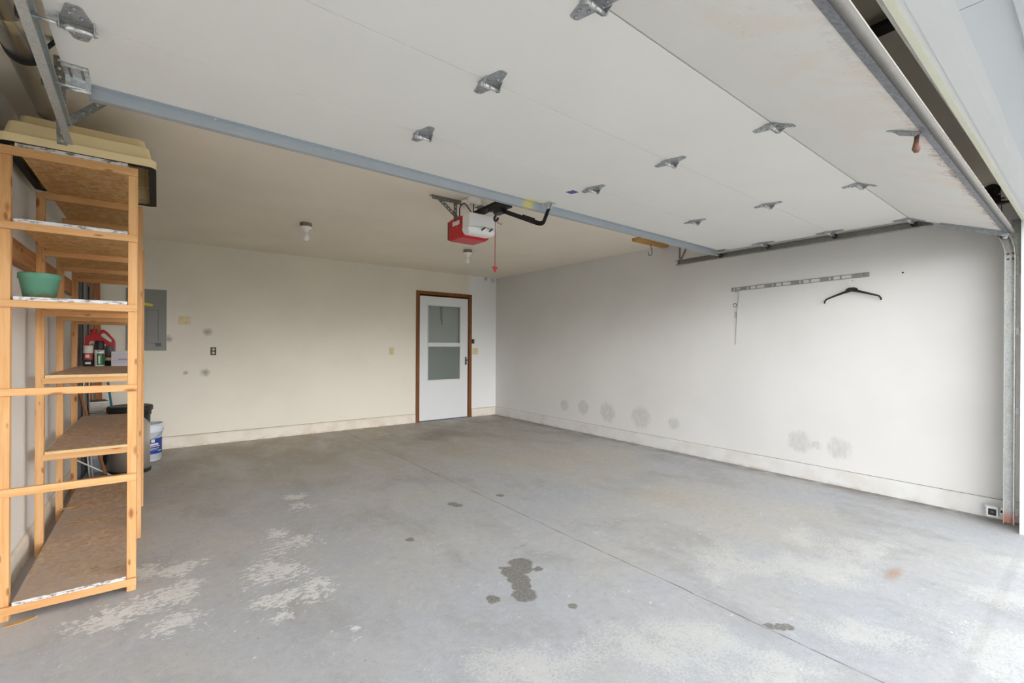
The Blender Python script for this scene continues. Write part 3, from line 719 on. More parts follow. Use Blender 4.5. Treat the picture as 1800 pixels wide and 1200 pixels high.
# wood chips on the lowest shelf and on the floor beneath it
for i, (x, y, z, a, lbl) in enumerate(((-.487, 4.42, .0836, .4, 'pale wood splinter on the lowest shelf by the wall posts'), (-.43, 4.38, .0836, 1.2, 'pale wood chip on the lowest shelf, right of the splinter'), (-.47, 2.925, .0, .3, 'pale wood splinter on the floor by the front post foot'))):
    mb = MB(); n = 7; s_ = (.05, .04, .055)[i]
    pts = [(s_ * math.cos(2 * PI * k / n) * random.uniform(.8, 1.3), .35 * s_ * math.sin(2 * PI * k / n) * random.uniform(.7, 1.3), 0.0006) for k in range(n)]
    mb.prism(pts, (0, 0, .004)); tag(mb.build('wood_chip', M['leaf'], xform=at(x, y, z) @ Matrix.Rotation(a, 4, 'Z')), lbl, 'wood chip', 'wood chips')
mb = MB()
for k in range(3):
    a = k * 2.1; mb.prism([(.03 * math.cos(a + b) * q, .03 * math.sin(a + b) * q, .003 + .004 * k) for b, q in ((-.5, .2), (-.15, 1), (.15, 1.1), (.5, .3))], (0, 0, .002))
tag(mb.build('dry_leaf', M['leaf'], xform=at(4.755, 2.19, .0)), 'small dry leaf on the floor against the right wall curb', 'leaf')

# ------------------------------------------------------------------ on the back wall
ep = thing('breaker_panel', 'grey electrical breaker panel on back wall behind the shelving', 'electrical panel', (-.1, YB, 1.5))
MB().box((-.285, YB - .012, 1.151), (.082, YB + .002, 1.858), bev=.003).build('panel_cover', M['grey_panel'], ep)
MB().box((-.235, YB - .018, 1.235), (.005, YB - .012, 1.615), bev=.004).build('panel_door', M['grey_panel'], ep)
mb = MB().box((.0052, YB - .0128, 1.26), (.0082, YB - .0121, 1.62)).box((-.235, YB - .0128, 1.616), (.0, YB - .0121, 1.619)).box((-.10, YB - .0186, 1.26), (-.097, YB - .0181, 1.61))
mb.build('seam', M['panel_line'], ep)
MB().box((-.02, YB - .019, 1.20), (.032, YB - .012, 1.238), bev=.002).build('latch', M['dark_grey'], ep)
mb = MB().prism([(-.20, 0, -.012), (-.05, 0, -.012), (-.043, 0, .003), (-.05, 0, .014), (-.20, 0, .026)], (0, .006, 0)); mb.build('tag', M['yellow'], ep, xform=at(.0, YB - .026, 1.668) @ Matrix.Rotation(math.radians(6), 4, 'Y'))
bp = thing('blank_plate', 'ivory blank cover plate between the breaker panel and the door', 'wall plate', (.253, YB, 1.511))
MB().box((.195, YB - .006, 1.464), (.311, YB + .002, 1.560), bev=.002).build('plate', M['ivory'], bp)
for (a, b) in ((.228, 1.546), (.28, 1.546), (.27, 1.482)): MB().lathe([(0, 0), (.004, 0), (.003, .002), (0, .002)], 10, at(a, YB - .006, b) @ Matrix.Rotation(PI / 2, 4, 'X')).build('screw', M['box_grey'], bp)
def outlet(x, z, m, label, plate=True):
    o = thing('wall_outlet', label, 'outlet', (x, YB, z))
    if plate: MB().box((x - .036, YB - .006, z - .058), (x + .036, YB, z + .058), bev=.002).build('plate', m, o)
    else: MB().box((x - .03, YB - .003, z - .048), (x + .03, YB, z + .048), bev=.001).build('box_opening', M['black'], o)
    for s_ in (-1, 1):
        MB().lathe([(0, 0), (.016, 0), (.016, .003), (.0, .003)], 18, at(x, YB - .006 if plate else YB - .003, z + s_ * .021) @ Matrix.Rotation(PI / 2, 4, 'X')).build('socket', M['ivory'] if plate else M['ivory_light'], o)
        mb = MB()
        for d_ in (-.006, .006): mb.box((x + d_ - .0012, YB - .0105, z + s_ * .021 - .004), (x + d_ + .0012, YB - .009 if plate else YB - .006, z + s_ * .021 + .005))
        mb.build('slot', M['black'], o)
outlet(.546, 1.143, None, 'uncovered wall outlet with dark box edge, left of the door', False)
outlet(2.855, 1.138, M['ivory'], 'ivory wall outlet just left of the brown door casing')
sw_ = thing('light_switch', 'ivory double light switch plate right of the brown door casing', 'light switch', (4.385, YB, 1.134))
MB().box((4.33, YB - .006, 1.076), (4.44, YB, 1.192), bev=.002).build('plate', M['ivory_light'], sw_)
for x in (4.362, 4.408): MB().box((x - .005, YB - .014, 1.124), (x + .005, YB - .006, 1.146), bev=.001).build('toggle', M['ivory'], sw_)
db = thing('opener_button', 'small black opener button on back wall above the light switch', 'button', (4.338, YB, 1.302))
MB().box((4.315, YB - .014, 1.266), (4.362, YB + .002, 1.340), bev=.003).build('button_case', M['black'], db); MB().lathe([(0, 0), (.012, 0), (.011, .003), (0, .004)], 16, at(4.338, YB - .014, 1.305) @ Matrix.Rotation(PI / 2, 4, 'X')).build('push_button', M['dark_grey'], db)

# ------------------------------------------------------------------ on the right wall
rl = thing('shelf_standard', 'long slotted steel rail mounted level on the right wall', 'rail', (XR, 1.86, 1.845))
mb = MB(); y0, y1 = 2.457, 1.268; z0, z1 = 1.835, 1.856
def zz(y): return z0 + (z1 - z0) * (y0 - y) / (y0 - y1)
for s_ in (-1, 1): mb.beam((XR - .005, y0, z0 + s_ * .0165), (XR - .005, y1, z1 + s_ * .0165), .008, .005)
webs = []
y = y0
k = 0
while y > y1 + .01:
    w = (.012, .07, .022)[k % 3]; g = (.075, .015, .05)[k % 3]
    mb.box((XR - .007, max(y1, y - w), zz(y) - .016), (XR - .004, y, zz(y) + .016)); y -= w + g; k += 1
mb.box((XR - .007, y1, z1 - .016), (XR - .004, y1 + .012, z1 + .016)); mb.build('slotted_bar', M['rail'], rl)
for y in (2.40, 1.86, 1.31): MB().lathe([(0, 0), (.007, 0), (.006, .004), (0, .005)], 12, at(XR - .007, y, zz(y)) @ Matrix.Rotation(-PI / 2, 4, 'Y')).build('screw', M['galv'], rl)
wr = thing('wire_hook', 'bent wire with small ring and paper tag hanging from the slotted rail', 'wire', (XR, 2.40, 1.83))
wy = 2.395
MB().tube([(XR + .001, wy + .02, 1.838), (XR - .012, wy + .02, 1.845), (XR - .02, wy + .01, 1.80), (XR - .018, wy - .015, 1.815), (XR - .014, wy - .012, 1.79), (XR - .012, wy - .005, 1.70), (XR - .010, wy + .006, 1.62), (XR - .008, wy + .012, 1.50), (XR - .007, wy + .02, 1.31), (XR - .006, wy + .025, 1.255)], .0021, 6).build('wire', M['galv_dark'], wr)
MB().tube(arc((XR - .008, wy + .028, 1.668), .019, 0, 345, 20, 'yz'), .003, 6).build('ring', M['galv_dark'], wr)
MB().box((XR - .006, wy + .012, 1.535), (XR - .0045, wy + .030, 1.60)).build('paper_tag', M['tagp'], wr)
hg = thing('coat_hanger', 'black plastic coat hanger hanging on a nail on the right wall', 'hanger', (XR - .03, 1.385, 1.765))
hc = 1.385; hxp = XR - .035
mb = MB()
pts = []
P2 = [(-.205, 1.628), (-.205, 1.645), (-.19, 1.665), (-.14, 1.683), (-.06, 1.712), (0, 1.728), (.06, 1.712), (.14, 1.683), (.19, 1.663), (.205, 1.643), (.205, 1.626)]
mb.tube([(hxp, hc + a, b) for a, b in P2], [.007] * 3 + [.008, .010, .011, .010, .008] + [.007] * 3, 8)
mb.prism([(hxp - .006, hc + a, b) for a, b in ((-.055, 1.708), (0, 1.722), (.055, 1.708), (.04, 1.742), (.02, 1.752), (-.02, 1.752), (-.04, 1.742))], (.012, 0, 0))
mb.build('hanger_body', M['black'], hg)
MB().tube([(hxp, hc, 1.748), (hxp, hc, 1.775)] + arc((hxp, hc + .0, 1.795), .02, -90, 140, 12, 'yz'), .0022, 6).build('hanger_hook', M['white'], hg)
nl = MB().tube([(XR - .045, hc, 1.8115), (XR, hc, 1.813)], .0025, 6); tag(nl.build('nail', M['chrome']), 'small nail holding the black hanger on the right wall', 'nail')
sc = MB().lathe([(0, 0), (.008, 0), (.006, .005), (0, .006)], 10, at(XR + .002, 1.045, 1.843) @ Matrix.Rotation(-PI / 2, 4, 'Y')); tag(sc.build('screw', M['black_metal']), 'lone dark screw head in the right wall beside the slotted rail', 'screw')
pe = thing('safety_sensor', 'small white photo eye sensor low on the right wall by the door track', 'sensor', (4.74, .50, .07))
MB().box((4.70, .485, .035), (4.755, .545, .105), bev=.004).build('sensor_case', M['white'], pe)
MB().box((4.6965, .495, .045), (4.7005, .535, .09), bev=.001).build('sensor_face', M['black'], pe)
MB().lathe([(0, 0), (.010, 0), (.009, .004), (0, .005)], 14, at(4.6965, .515, .068) @ Matrix.Rotation(-PI / 2, 4, 'Y')).build('lens', M['dark_grey'], pe)
MB().box((4.755, .47, .04), (4.758, .56, .10)).box((4.755, .44, .04), (XR - .021, .443, .11)).box((4.755, .44, .06), (4.758, .48, .08)).build('bracket', M['galv_bright'], pe)
MB().tube(spline([(4.74, .485, .10), (4.745, .46, .13), (4.77, .44, .12), (4.79, .42, .07), (4.80, .41, .02)], 5), .004, 6).build('sensor_wire', M['paper'], pe)

# ------------------------------------------------------------------ ceiling fittings
def lamp(x, y, label):
    o = thing('ceiling_lampholder', label, 'light fixture', (x, y, CE), 'bare bulb ceiling lampholders'); T = at(x, y, CE)
    MB().lathe([(0, 0), (.056, 0), (.056, -.035), (.054, -.038), (0, -.038)], 8, T, smooth=False).build('ceiling_box', M['box_grey'], o)
    MB().lathe([(0, -.038), (.057, -.038), (.058, -.043), (.05, -.056), (.030, -.066), (.022, -.075), (.021, -.092), (.0, -.092)], 28, T).build('lampholder', M['porcelain'], o)
    MB().lathe([(.013, -.09), (.014, -.104), (.022, -.118), (.029, -.135), (.030, -.150), (.026, -.164), (.015, -.174), (0, -.177)], 24, T).build('bulb', M['bulb'], o)
    return o
lamp(1.17, 4.905, 'bare bulb lampholder on ceiling, left of the opener motor')
lamp(3.11, 4.98, 'bare bulb lampholder on ceiling, below and right of the red opener motor')
wb = MB().box((4.21, 3.20, CE - .035), (4.79, 3.285, CE), bev=.002).build('ceiling_block', M['block']); tag(wb, 'short wooden board screwed to the ceiling near the right wall', 'board')
hk = MB().tube([(4.50, 3.245, CE - .035), (4.50, 3.245, CE - .06)] + [(4.50, 3.245 + dy, CE - .06 + dz) for dy, dz in ((-.012, -.02), (-.02, -.05), (-.018, -.085), (-.002, -.105), (.018, -.10), (.03, -.08), (.032, -.06))], .005, 8)
tag(hk.build('ceiling_hook', M['galv_dark']), 'steel screw hook hanging from the wooden ceiling board', 'hook')

# duct along the left wall
dp = thing('metal_duct', 'shiny round metal duct slung below ceiling along the left wall', 'duct', (-.44, 2.3, 2.365))
dx, dz, dr = -.418, 2.372, .056
MB().lathe([(dr - .002, 0), (dr, 0), (dr, 2.15), (dr - .002, 2.15), (dr - .002, 0)], 40, at(dx, 3.20, dz) @ Matrix.Rotation(PI / 2, 4, 'X')).build('pipe', M['duct'], dp)
MB().lathe([(dr + .001, 0), (dr + .004, 0), (dr + .004, .02), (dr + .001, .02), (dr + .001, 0)], 40, at(dx, 3.201, dz) @ Matrix.Rotation(PI / 2, 4, 'X')).build('end_collar', M['galv_bright'], dp)
MB().lathe([(dr + .001, 0), (dr + .003, 0), (dr + .003, .7), (dr + .001, .7), (dr + .001, 0)], 40, at(dx, 2.28, dz) @ Matrix.Rotation(PI / 2, 4, 'X')).build('joint_sleeve', M['duct'], dp)
pr_ = [(.095 + dx, CE - .001)] + [(dx + (dr + .003) * math.cos(math.radians(a)), dz + (dr + .003) * math.sin(math.radians(a))) for a in range(10, -191, -5)] + [(dx - .078, CE - .001)]
L = []
for k, (xa, za) in enumerate(pr_):
    x0_, z0_ = pr_[max(0, k - 1)]; x1_, z1_ = pr_[min(len(pr_) - 1, k + 1)]
    q = math.hypot(x1_ - x0_, z1_ - z0_); nx, nz = (z1_ - z0_) / q * .003, -(x1_ - x0_) / q * .003
    L.append([(xa, 2.56, za), (xa, 2.595, za), (xa - nx * -1, 2.595, za - nz * -1), (xa - nx * -1, 2.56, za - nz * -1)])
MB().loops(L).build('hanger_strap', M['rubber'], dp)

# ------------------------------------------------------------------ garage door (raised)
GX0, GX1, GZ = -.265, 4.497, 2.2
TH = math.radians(20.7)
gd = thing('garage_door', 'raised white sectional garage door hanging open under the ceiling', 'garage door', (2.12, 1.6, GZ))
SY = [.905, 1.42, 1.955, 2.470]
def section(y0, y1, M_=None, g=.0014, ga=None, gb=None):
    mb = MB()
    ga = g if ga is None else ga; gb = g if gb is None else gb
    poly = [(0, y0 + ga, .0012), (0, y0 + ga + .001, 0), (0, y1 - gb - .001, 0), (0, y1 - gb, .0012), (0, y1 - gb, .010), (0, y1 - .0002, .010), (0, y1 - .0002, .042), (0, y0 + .0002, .042), (0, y0 + .0002, .010), (0, y0 + ga, .010)]
    mb.prism([(GX0, p[1], GZ + p[2]) for p in poly], (GX1 - GX0, 0, 0))
    return mb.build('door_section', M['door'], gd, xform=M_)
for k, (a, b) in enumerate(zip(SY, SY[1:])): section(a, b, ga=.003 if k == 0 else None)
fold = at(0, SY[0], GZ) @ Matrix.Rotation(TH, 4, 'X') @ at(0, -SY[0], -GZ)
section(SY[0] - .535, SY[0], fold, gb=.003)
def bt(x, d, dz=0.0):        # a point on the tilted bottom section, d metres below the fold, dz off its inner face
    return (x, SY[0] - d * math.cos(TH) - dz * math.sin(TH) * 1, GZ - d * math.sin(TH) + dz * math.cos(TH))
# bottom retainer and seal
mb = MB()
for (d0, d1, z0, z1) in ((.510, .537, -.005, -.0005), (.5355, .540, -.009, .010)):
    P = [bt(GX0, d, z) for d, z in ((d0, z0), (d1, z0), (d1, z1), (d0, z1))]; mb.prism(P, (GX1 - GX0, 0, 0))
mb.build('bottom_retainer', M['alu'], gd)
MB().tube([bt(GX0, .546, .008), bt(GX1 + .01, .546, .008)], .0135, 16).build('bottom_seal', M['seal'], gd)
# hinges : local frame, mounting plane z=0, barrel along x
def hinge_mesh(bend):
    mb = MB(); hw = .037
    def leaf(sg, ang):
        def P(x, y, z):
            return (x, sg * (y * math.cos(ang) + 0), -abs(z) - y * math.sin(ang)) if ang else (x, sg * y, -z)
        for (poly) in ([(-hw, .004), (hw, .004), (.017, .082), (.010, .088), (-.010, .088), (-.017, .082)],):
            A = [P(x, y, .0005) for x, y in poly]; mb.prism(A, (0, 0, -.0025))
        for (bx_, by) in ((0, .076), (-.012, .050), (.012, .036)):
            c = P(bx_, by, .003); mb.lathe([(0, 0), (.0055, 0), (.005, -.004), (0, -.005)], 8, Matrix.Translation(c))
    leaf(1, 0); leaf(-1, bend)
    for sx in (-1, 1):
        mb.prism([(sx * hw, y, z) for y, z in ((.03, -.001), (.012, -.020), (.004, -.027), (-.006, -.029), (-.014, -.024), (-.022, -.012 - .022 * math.sin(bend)), (-.032, -.002 - .032 * math.sin(bend)))], (sx * -.0025, 0, 0))
    return mb
def barrel_mesh():
    return MB().tube([(-.040, -.004, -.021), (.042, -.004, -.021)], .0072, 12).tube([(-.028, -.004, -.021), (-.005, -.004, -.021)], .0095, 12)
hp = hinge_mesh(0).build('hinge', M['hinge'], gd, keep=True); hb0 = barrel_mesh().build('barrel', M['galv_bright'], hp, keep=True)
hf = hinge_mesh(TH).build('hinge', M['hinge'], gd, keep=True); hb1 = barrel_mesh().build('barrel', M['galv_bright'], hf, keep=True)
RL = gd.location
def put(h, b, x, y):
    o = h.copy(); COL.objects.link(o); o.parent = gd; o.location = (x - RL.x, y - RL.y, 0)
    if x < 0 or x > 4: o.scale = (1.12, 1.12, 1.12)
    else: o.scale = (1, 1, 1)
    q = b.copy(); COL.objects.link(q); q.parent = o
    return o
HX = [.972, 2.132, 3.285]
first = True
for y in (1.955, 1.42):
    for x in [GX0 + .07] + HX + [GX1 - .055]:
        if first: hp.location = (x - RL.x, y - RL.y, 0); hp.scale = (1.12, 1.12, 1.12); first = False
        else: put(hp, hb0, x, y)
first = True
for x in [GX0 + .07] + HX + [GX1 - .055]:
    if first: hf.location = (x - RL.x, SY[0] - RL.y, 0); hf.scale = (1.12, 1.12, 1.12); first = False
    else: put(hf, hb1, x, SY[0])
# rollers : stem and wheel running in the tracks
def roller(x, y, z, sg):
    r = MB().tube([(x, y, z), (x + sg * .115, y, z)], .0048, 8).build('roller', M['galv_bright'], gd)
    MB().lathe([(0, -.009), (.017, -.009), (.021, -.005), (.021, .005), (.017, .009), (0, .009)], 18, at(x + sg * .112, y, z) @ Matrix.Rotation(PI / 2, 4, 'Y')).build('wheel', M['black'], r)
ZT = 2.165
for y in (1.951, 1.416, .901):
    roller(GX1 - .06, y, ZT + .014, 1); roller(GX0 + .06, y, ZT + .014, -1)
roller(GX1 - .05, 2.415, ZT, 1); roller(GX0 + .06, 2.36, ZT, -1)
# top fixtures
def topfix(x0, x1, y0, y1):
    mb = MB().box((x0, y0, GZ - .0045), (x1, y1, GZ - .0005)).box((x0, y1 - .004, GZ - .04), (x1, y1, GZ - .001)).box((x0, y0, GZ - .014), (x1, y0 + .003, GZ - .001))
    for x in (x0 + .018, x1 - .018): mb.box((x - .004, y0 + .02, GZ - .0055), (x + .004, y1 - .02, GZ - .0044), 1)
    mb.tube([(x0, y1 + .004, ZT), (x1, y1 + .004, ZT)], .010, 12)
    mb.build('top_bracket', [M['galv_bright'], M['galv_dark']], gd)
topfix(GX0 + .0, GX0 + .070, 2.250, 2.370); topfix(4.42, GX1 - .006, 2.30, 2.41)
# reinforcing strut
mb = MB(); yS, zS = 2.402, 2.155
prof = [(yS - .028, GZ - .001), (yS - .028, GZ - .004), (yS - .002, GZ - .004), (yS - .002, zS), (yS + .03, zS), (yS + .03, zS + .012), (yS + .0275, zS + .012), (yS + .0275, zS + .0025), (yS + .0005, zS + .0025), (yS + .0005, GZ - .001)]
mb.prism([(-.205, a, b) for a, b in prof], (4.43 + .205, 0, 0)); mb.build('strut', M['strut'], gd)
for k in range(9): MB().lathe([(0, 0), (.006, 0), (.005, -.004), (0, -.0045)], 8, at(.2 + .5 * k, 2.386, GZ - .004)).build('strut_bolt', M['galv_bright'], gd)
# lift handle on the tilted section
mb = MB().prism([bt(x, d, -.001) for x, d in ((2.196, .412), (2.204, .40), (2.246, .455), (2.268, .50), (2.236, .512), (2.205, .506), (2.19, .45))], (0, -.001, -.003)).prism([bt(x, d, -.003) for x, d in ((2.20, .42), (2.20, .505))] + [bt(x, d, -.018) for x, d in ((2.20, .50), (2.20, .45))], (.003, 0, 0))
mb.build('handle_plate', M['hinge'], gd)
hx_, hy_, hz_ = bt(2.243, .490, -.003)
mb = MB().tube([(hx_, hy_, hz_), (hx_ + .002, hy_ + .002, hz_ - .02), (hx_ + .004, hy_ + .004, hz_ - .036), (hx_ + .005, hy_ + .004, hz_ - .046), (hx_ + .008, hy_, hz_ - .054), (hx_ + .01, hy_ - .006, hz_ - .058)], [.0075, .0075, .009, .0125, .0125, .006], 20)
mb.build('lift_handle', M['rusty'], gd)
# bottom corner bracket with roller at right
mb = MB().prism([bt(GX1 - .012, d, -.002) for d in (.12, .545)] + [bt(GX1 - .012, d, -.03) for d in (.545, .16)], (.004, 0, 0)).prism([bt(GX1 - .05, d, -.0015) for d in (.18, .53)] + [bt(GX1 - .05, d, -.0045) for d in (.53, .18)], (.042, 0, 0))
mb.build('bottom_bracket', M['hinge'], gd)
pb = bt(GX1 - .01, .52, -.02)
rr = MB().tube([pb, (pb[0] + .085, pb[1], pb[2])], .005, 8).build('roller', M['galv_bright'], gd)
MB().lathe([(0, -.009), (.017, -.009), (.021, -.005), (.021, .005), (.017, .009), (0, .009)], 18, at(pb[0] + .08, pb[1], pb[2]) @ Matrix.Rotation(PI / 2, 4, 'Y')).build('wheel', M['chrome'], rr)
# diamond sticker
MB().prism([(2.044, 2.108, GZ - .0012), (2.055, 2.052, GZ - .0012), (2.109, 2.057, GZ - .0012), (2.100, 2.113, GZ - .0012)], (0, 0, .0008)).build('sticker', M['blue_sticker'], gd)

gd.rotation_euler = (0, .003, .009)
# ------------------------------------------------------------------ tracks
def track_prof(x_open, sg):
    """C section: opening towards the door at x_open, back at x_open+sg*.042 ; n = offset across"""
    a, b, w, t_ = x_open, x_open + sg * .042, .026, .003
    return [(a, -w), (b, -w), (b, w), (a, w), (a, w - .006), (a + sg * t_, w - .006), (a + sg * t_, w - t_), (b - sg * t_, w - t_), (b - sg * t_, -w + t_), (a + sg * t_, -w + t_), (a + sg * t_, -w + .006), (a, -w + .006)]
tr = thing('door_track', 'weathered steel door track with rusty foot at the right jamb', 'track', (4.56, .42, 0))
xo = 4.548
PV = [(.422, .045), (.422, 1.86)]
MB().sweep(PV, track_prof(xo, 1)).build('vertical_track', M['track_old'], tr)
RC = .305
PC = [(.422 + RC - RC * math.cos(math.radians(a)), 1.86 + RC * math.sin(math.radians(a))) for a in range(0, 91, 9)]
MB().sweep(PC, track_prof(xo, 1)).build('track_curve', M['track'], tr)
PH = [(.727, 2.165), (2.955, 2.158)]
MB().sweep(PH, track_prof(xo, 1)).build('horizontal_track', M['track'], tr)
MB().plate((xo + .045, 2.93, 2.13), (xo + .045, 2.93, CE), .032, (0, -1, 0), pitch=.032).build('hanger_strap', M['galv_dark'], tr)
MB().plate((xo + .04, 2.925, 2.16), (xo + .20, 2.90, CE), .030, (0, -1, 0), pitch=.032).build('sway_brace', M['galv_dark'], tr)
for z in (.10, .78, 1.32): MB().box((xo + .042, YF + .0005, z), (xo + .046, .44, z + .05)).box((xo + .042, YF, z), (xo + .12, YF + .003, z + .05)).build('jamb_bracket', M['track_old'], tr)
mb = MB().box((xo + .043, YF + .001, 1.72), (xo + .046, .42, 2.10)).box((xo + .043, YF, 1.70), (xo + .10, YF + .003, 2.10)); mb.build('flag_bracket', M['track'], tr)
for y in (.410, .434):
    for z in (1.835, 1.872): MB().lathe([(0, 0), (.008, 0), (.007, .004), (0, .005)], 10, at(xo + .040, y, z) @ Matrix.Rotation(-PI / 2, 4, 'Y')).build('track_bolt', M['rusty'], tr)
tl = thing('door_track', 'galvanised door track at upper left, in front of shiny duct', 'track', (-.31, 2.0, 2.16))
def prof_l(a, d, w, t_=.003):
    b = a - d
    return [(a, -w), (b, -w), (b, w), (a, w), (a, w - .008), (a - t_, w - .008), (a - t_, w - t_), (b + t_, w - t_), (b + t_, -w + t_), (a - t_, -w + t_), (a - t_, -w + .008), (a, -w + .008)]
mb = MB().sweep([(.727, 2.172), (2.86, 2.157)], prof_l(-.268, .024, .037))
for v in mb.bm.verts: v.co.x += -.034 * (v.co.y - 1.73) if v.co.y > 1.73 else -.012 * (v.co.y - 1.73)
mb.build('horizontal_track', M['track_left'], tl)
MB().sweep([(.422 + RC - RC * math.cos(math.radians(a)), 1.867 + RC * math.sin(math.radians(a))) for a in range(0, 91, 9)], prof_l(-.256, .024, .037)).build('track_curve', M['track_left'], tl)
MB().sweep([(.422, .045), (.422, 1.867)], prof_l(-.256, .024, .037)).build('vertical_track', M['track_left'], tl)
mb = MB().plate((-.338, 2.835, 2.105), (-.335, 2.715, CE), .034, (0, -1, 0), pitch=.032); mb.build('hanger_strap', M['galv_dark'], tl)
MB().plate((-.325, 2.80, 2.19), (-.09, 2.80, CE), .034, (0, -1, .1), pitch=.034).build('sway_brace', M['galv'], tl)

# spring pulley at the front right corner
sp = thing('spring_pulley', 'black pulley and bracket above the right end of the raised door', 'pulley', (4.61, .52, 2.29))
MB().lathe([(0, -.008), (.012, -.008), (.044, -.008), (.036, 0), (.044, .008), (.012, .008), (0, .008)], 26, at(4.60, .515, 2.325) @ Matrix.Rotation(PI / 2, 4, 'Y')).build('sheave', M['black'], sp)
MB().box((4.585, .47, 2.235), (4.589, .56, 2.285)).box((4.585, .50, 2.285), (4.589, .53, 2.34)).box((4.58, .45, 2.225), (4.64, .60, 2.237)).box((4.58, .45, 2.255), (4.60, .53, 2.26)).build('fork_bracket', M['black_metal'], sp)
MB().box((4.59, YF, 2.226), (4.63, .46, 2.236)).build('support_arm', M['black_metal'], sp)
MB().tube([(4.60, .475, 2.31), (4.60, .455, 2.0)], .002, 6).build('lift_cable', M['black_metal'], sp)

# ------------------------------------------------------------------ door opener
op = thing('garage_door_opener', 'red and white garage door opener hung from ceiling with black rail', 'garage door opener', (2.085, 3.28, 2.1))
ox0, ox1, oy0, oy1, oz0, oz1 = 1.950, 2.206, 3.175, 3.44, 2.120, 2.284
hs = MB().loops([rrect((ox0 + ox1) / 2, 3.325, oz0 - .012, .118, .10, .02), rrect((ox0 + ox1) / 2, 3.315, oz0, .128, .118, .01), rrect((ox0 + ox1) / 2, 3.315, oz1 - .02, .128, .118, .01), rrect((ox0 + ox1) / 2, 3.315, oz1, .122, .108, .02)])
hs.build('motor_housing', M['red_opener'], op, bevel=.003)
MB().box((ox0 + .004, 3.434, oz0 + .0), (ox1 - .004, 3.455, oz1 - .008), bev=.006).build('end_panel', M['tote'], op)
# front light cover: white box with bulged lower lens
cx_ = (ox0 + ox1) / 2
mb = MB().loops([rrect(cx_, 3.145, oz0 + .055, .1345, .055, .012), rrect(cx_, 3.145, oz1 - .004, .1345, .055, .012), rrect(cx_, 3.145, oz1 + .0, .128, .05, .012)])
mb.build('light_cover', M['white'], op)
mb = MB(); rows = []
for i in range(9):
    a = i / 8 * PI / 2
    z = oz0 + .056 - .052 * math.sin(a); q = math.cos(a)
    rows.append([(cx_ + u, 3.197 - (.118 * (1 - .25 * (abs(u) / .135) ** 2.5)) * (.30 + .70 * q ** .8), z) for u in [(-.134 + .268 * k / 16) * (.72 + .28 * q) for k in range(17)]])
V = [[mb.bm.verts.new(p) for p in r] for r in rows]
for r0, r1 in zip(V, V[1:]):
    for k in range(16):
        f = mb.bm.faces.new((r0[k], r0[k + 1], r1[k + 1], r1[k])); f.smooth = True
bk = [[mb.bm.verts.new((p[0], 3.198, p[2])) for p in (r[0], r[-1])] for r in rows]
for i in range(8):
    mb.bm.faces.new((V[i][0], V[i + 1][0], bk[i + 1][0], bk[i][0])); mb.bm.faces.new((V[i][-1], bk[i][1], bk[i + 1][1], V[i + 1][-1]))
mb.bm.faces.new(V[-1] + [bk[-1][1], bk[-1][0]]); mb.bm.faces.new(V[0][::-1] + [bk[0][0], bk[0][1]])
ln = mb.build('light_lens', M['lens'], op)
for u in (-.018, .055):
    MB().beam((cx_ + u - .012, 3.070, oz0 + .028), (cx_ + u + .020, 3.068, oz0 + .056), .010, .012, up=(0, 1, 0), bev=.002).build('lens_vent', M['black'], ln)
MB().box((ox0 - .0016, 3.25, oz1 - .065), (ox0 + .0005, 3.36, oz1 - .03)).build('name_plate', M['paper'], op)
MB().box((ox0 - .0014, 3.27, oz0 + .065), (ox0 + .0005, 3.31, oz0 + .095)).build('learn_label', M['can_red'], op)
MB().box((ox0 - .001, 3.205, oz0 + .10), (ox0 + .0005, 3.43, oz0 + .104)).build('seam', M['tote'], op)
# rail, trolley, arm
MB().box((2.075, .374, 2.392), (2.125, 3.0, 2.420)).box((2.096, .374, 2.372), (2.104, 3.0, 2.392)) if False else None
rp = [(2.085, 3.24, 2.306), (2.11, .376, 2.405)]
MB().beam(rp[0], rp[1], .066, .016).beam((2.085, 3.24, 2.332), (2.11, .376, 2.419), .014, .022).build('rail', M['black_metal'], op)
MB().box((2.05, .372, 2.37), (2.16, .40, 2.435)).build('header_bracket', M['black_metal'], op)
tro = MB().box((2.045, 2.78, 2.276), (2.135, 2.985, 2.306), bev=.006).box((2.06, 2.83, 2.245), (2.12, 2.93, 2.28), bev=.005).build('trolley', M['black'], op)
MB().tube(spline([(2.09, 2.93, 2.25), (2.09, 2.955, 2.228), (2.09, 2.945, 2.205), (2.09, 2.92, 2.205), (2.09, 2.905, 2.22)], 4), .009, 8).build('release_lever', M['black'], tro)
arm = MB()
ap = [(2.09, 2.87, 2.270), (2.092, 2.45, 2.087)] + [(2.092 + .009 * k / 8, 2.45 - .072 * math.sin(k / 8 * 1.35) / math.sin(1.35), 2.087 - .016 * math.sin(k / 8 * PI * .78) + .012 * (k / 8) ** 3) for k in range(1, 9)] + [(2.112, 2.345, 2.165)]
lo_, hi_ = [], []
for k, p_ in enumerate(ap):
    a_ = Vector(ap[max(0, k - 1)]); b_ = Vector(ap[min(len(ap) - 1, k + 1)]); d_ = (b_ - a_).normalized()
    nn = Vector((0, -d_.z, d_.y)).normalized() * .0155
    lo_.append(Vector(p_) - nn); hi_.append(Vector(p_) + nn)
arm.loops([[a_ + Vector((-.003, 0, 0)), a_ + Vector((.003, 0, 0)), b_ + Vector((.003, 0, 0)), b_ + Vector((-.003, 0, 0))] for a_, b_ in zip(lo_, hi_)])
arm.beam((2.086, 2.60, 2.16), (2.088, 2.47, 2.104), .006, .034, up=(0, 1, 1))
arm.build('door_arm', M['black_metal'], op)
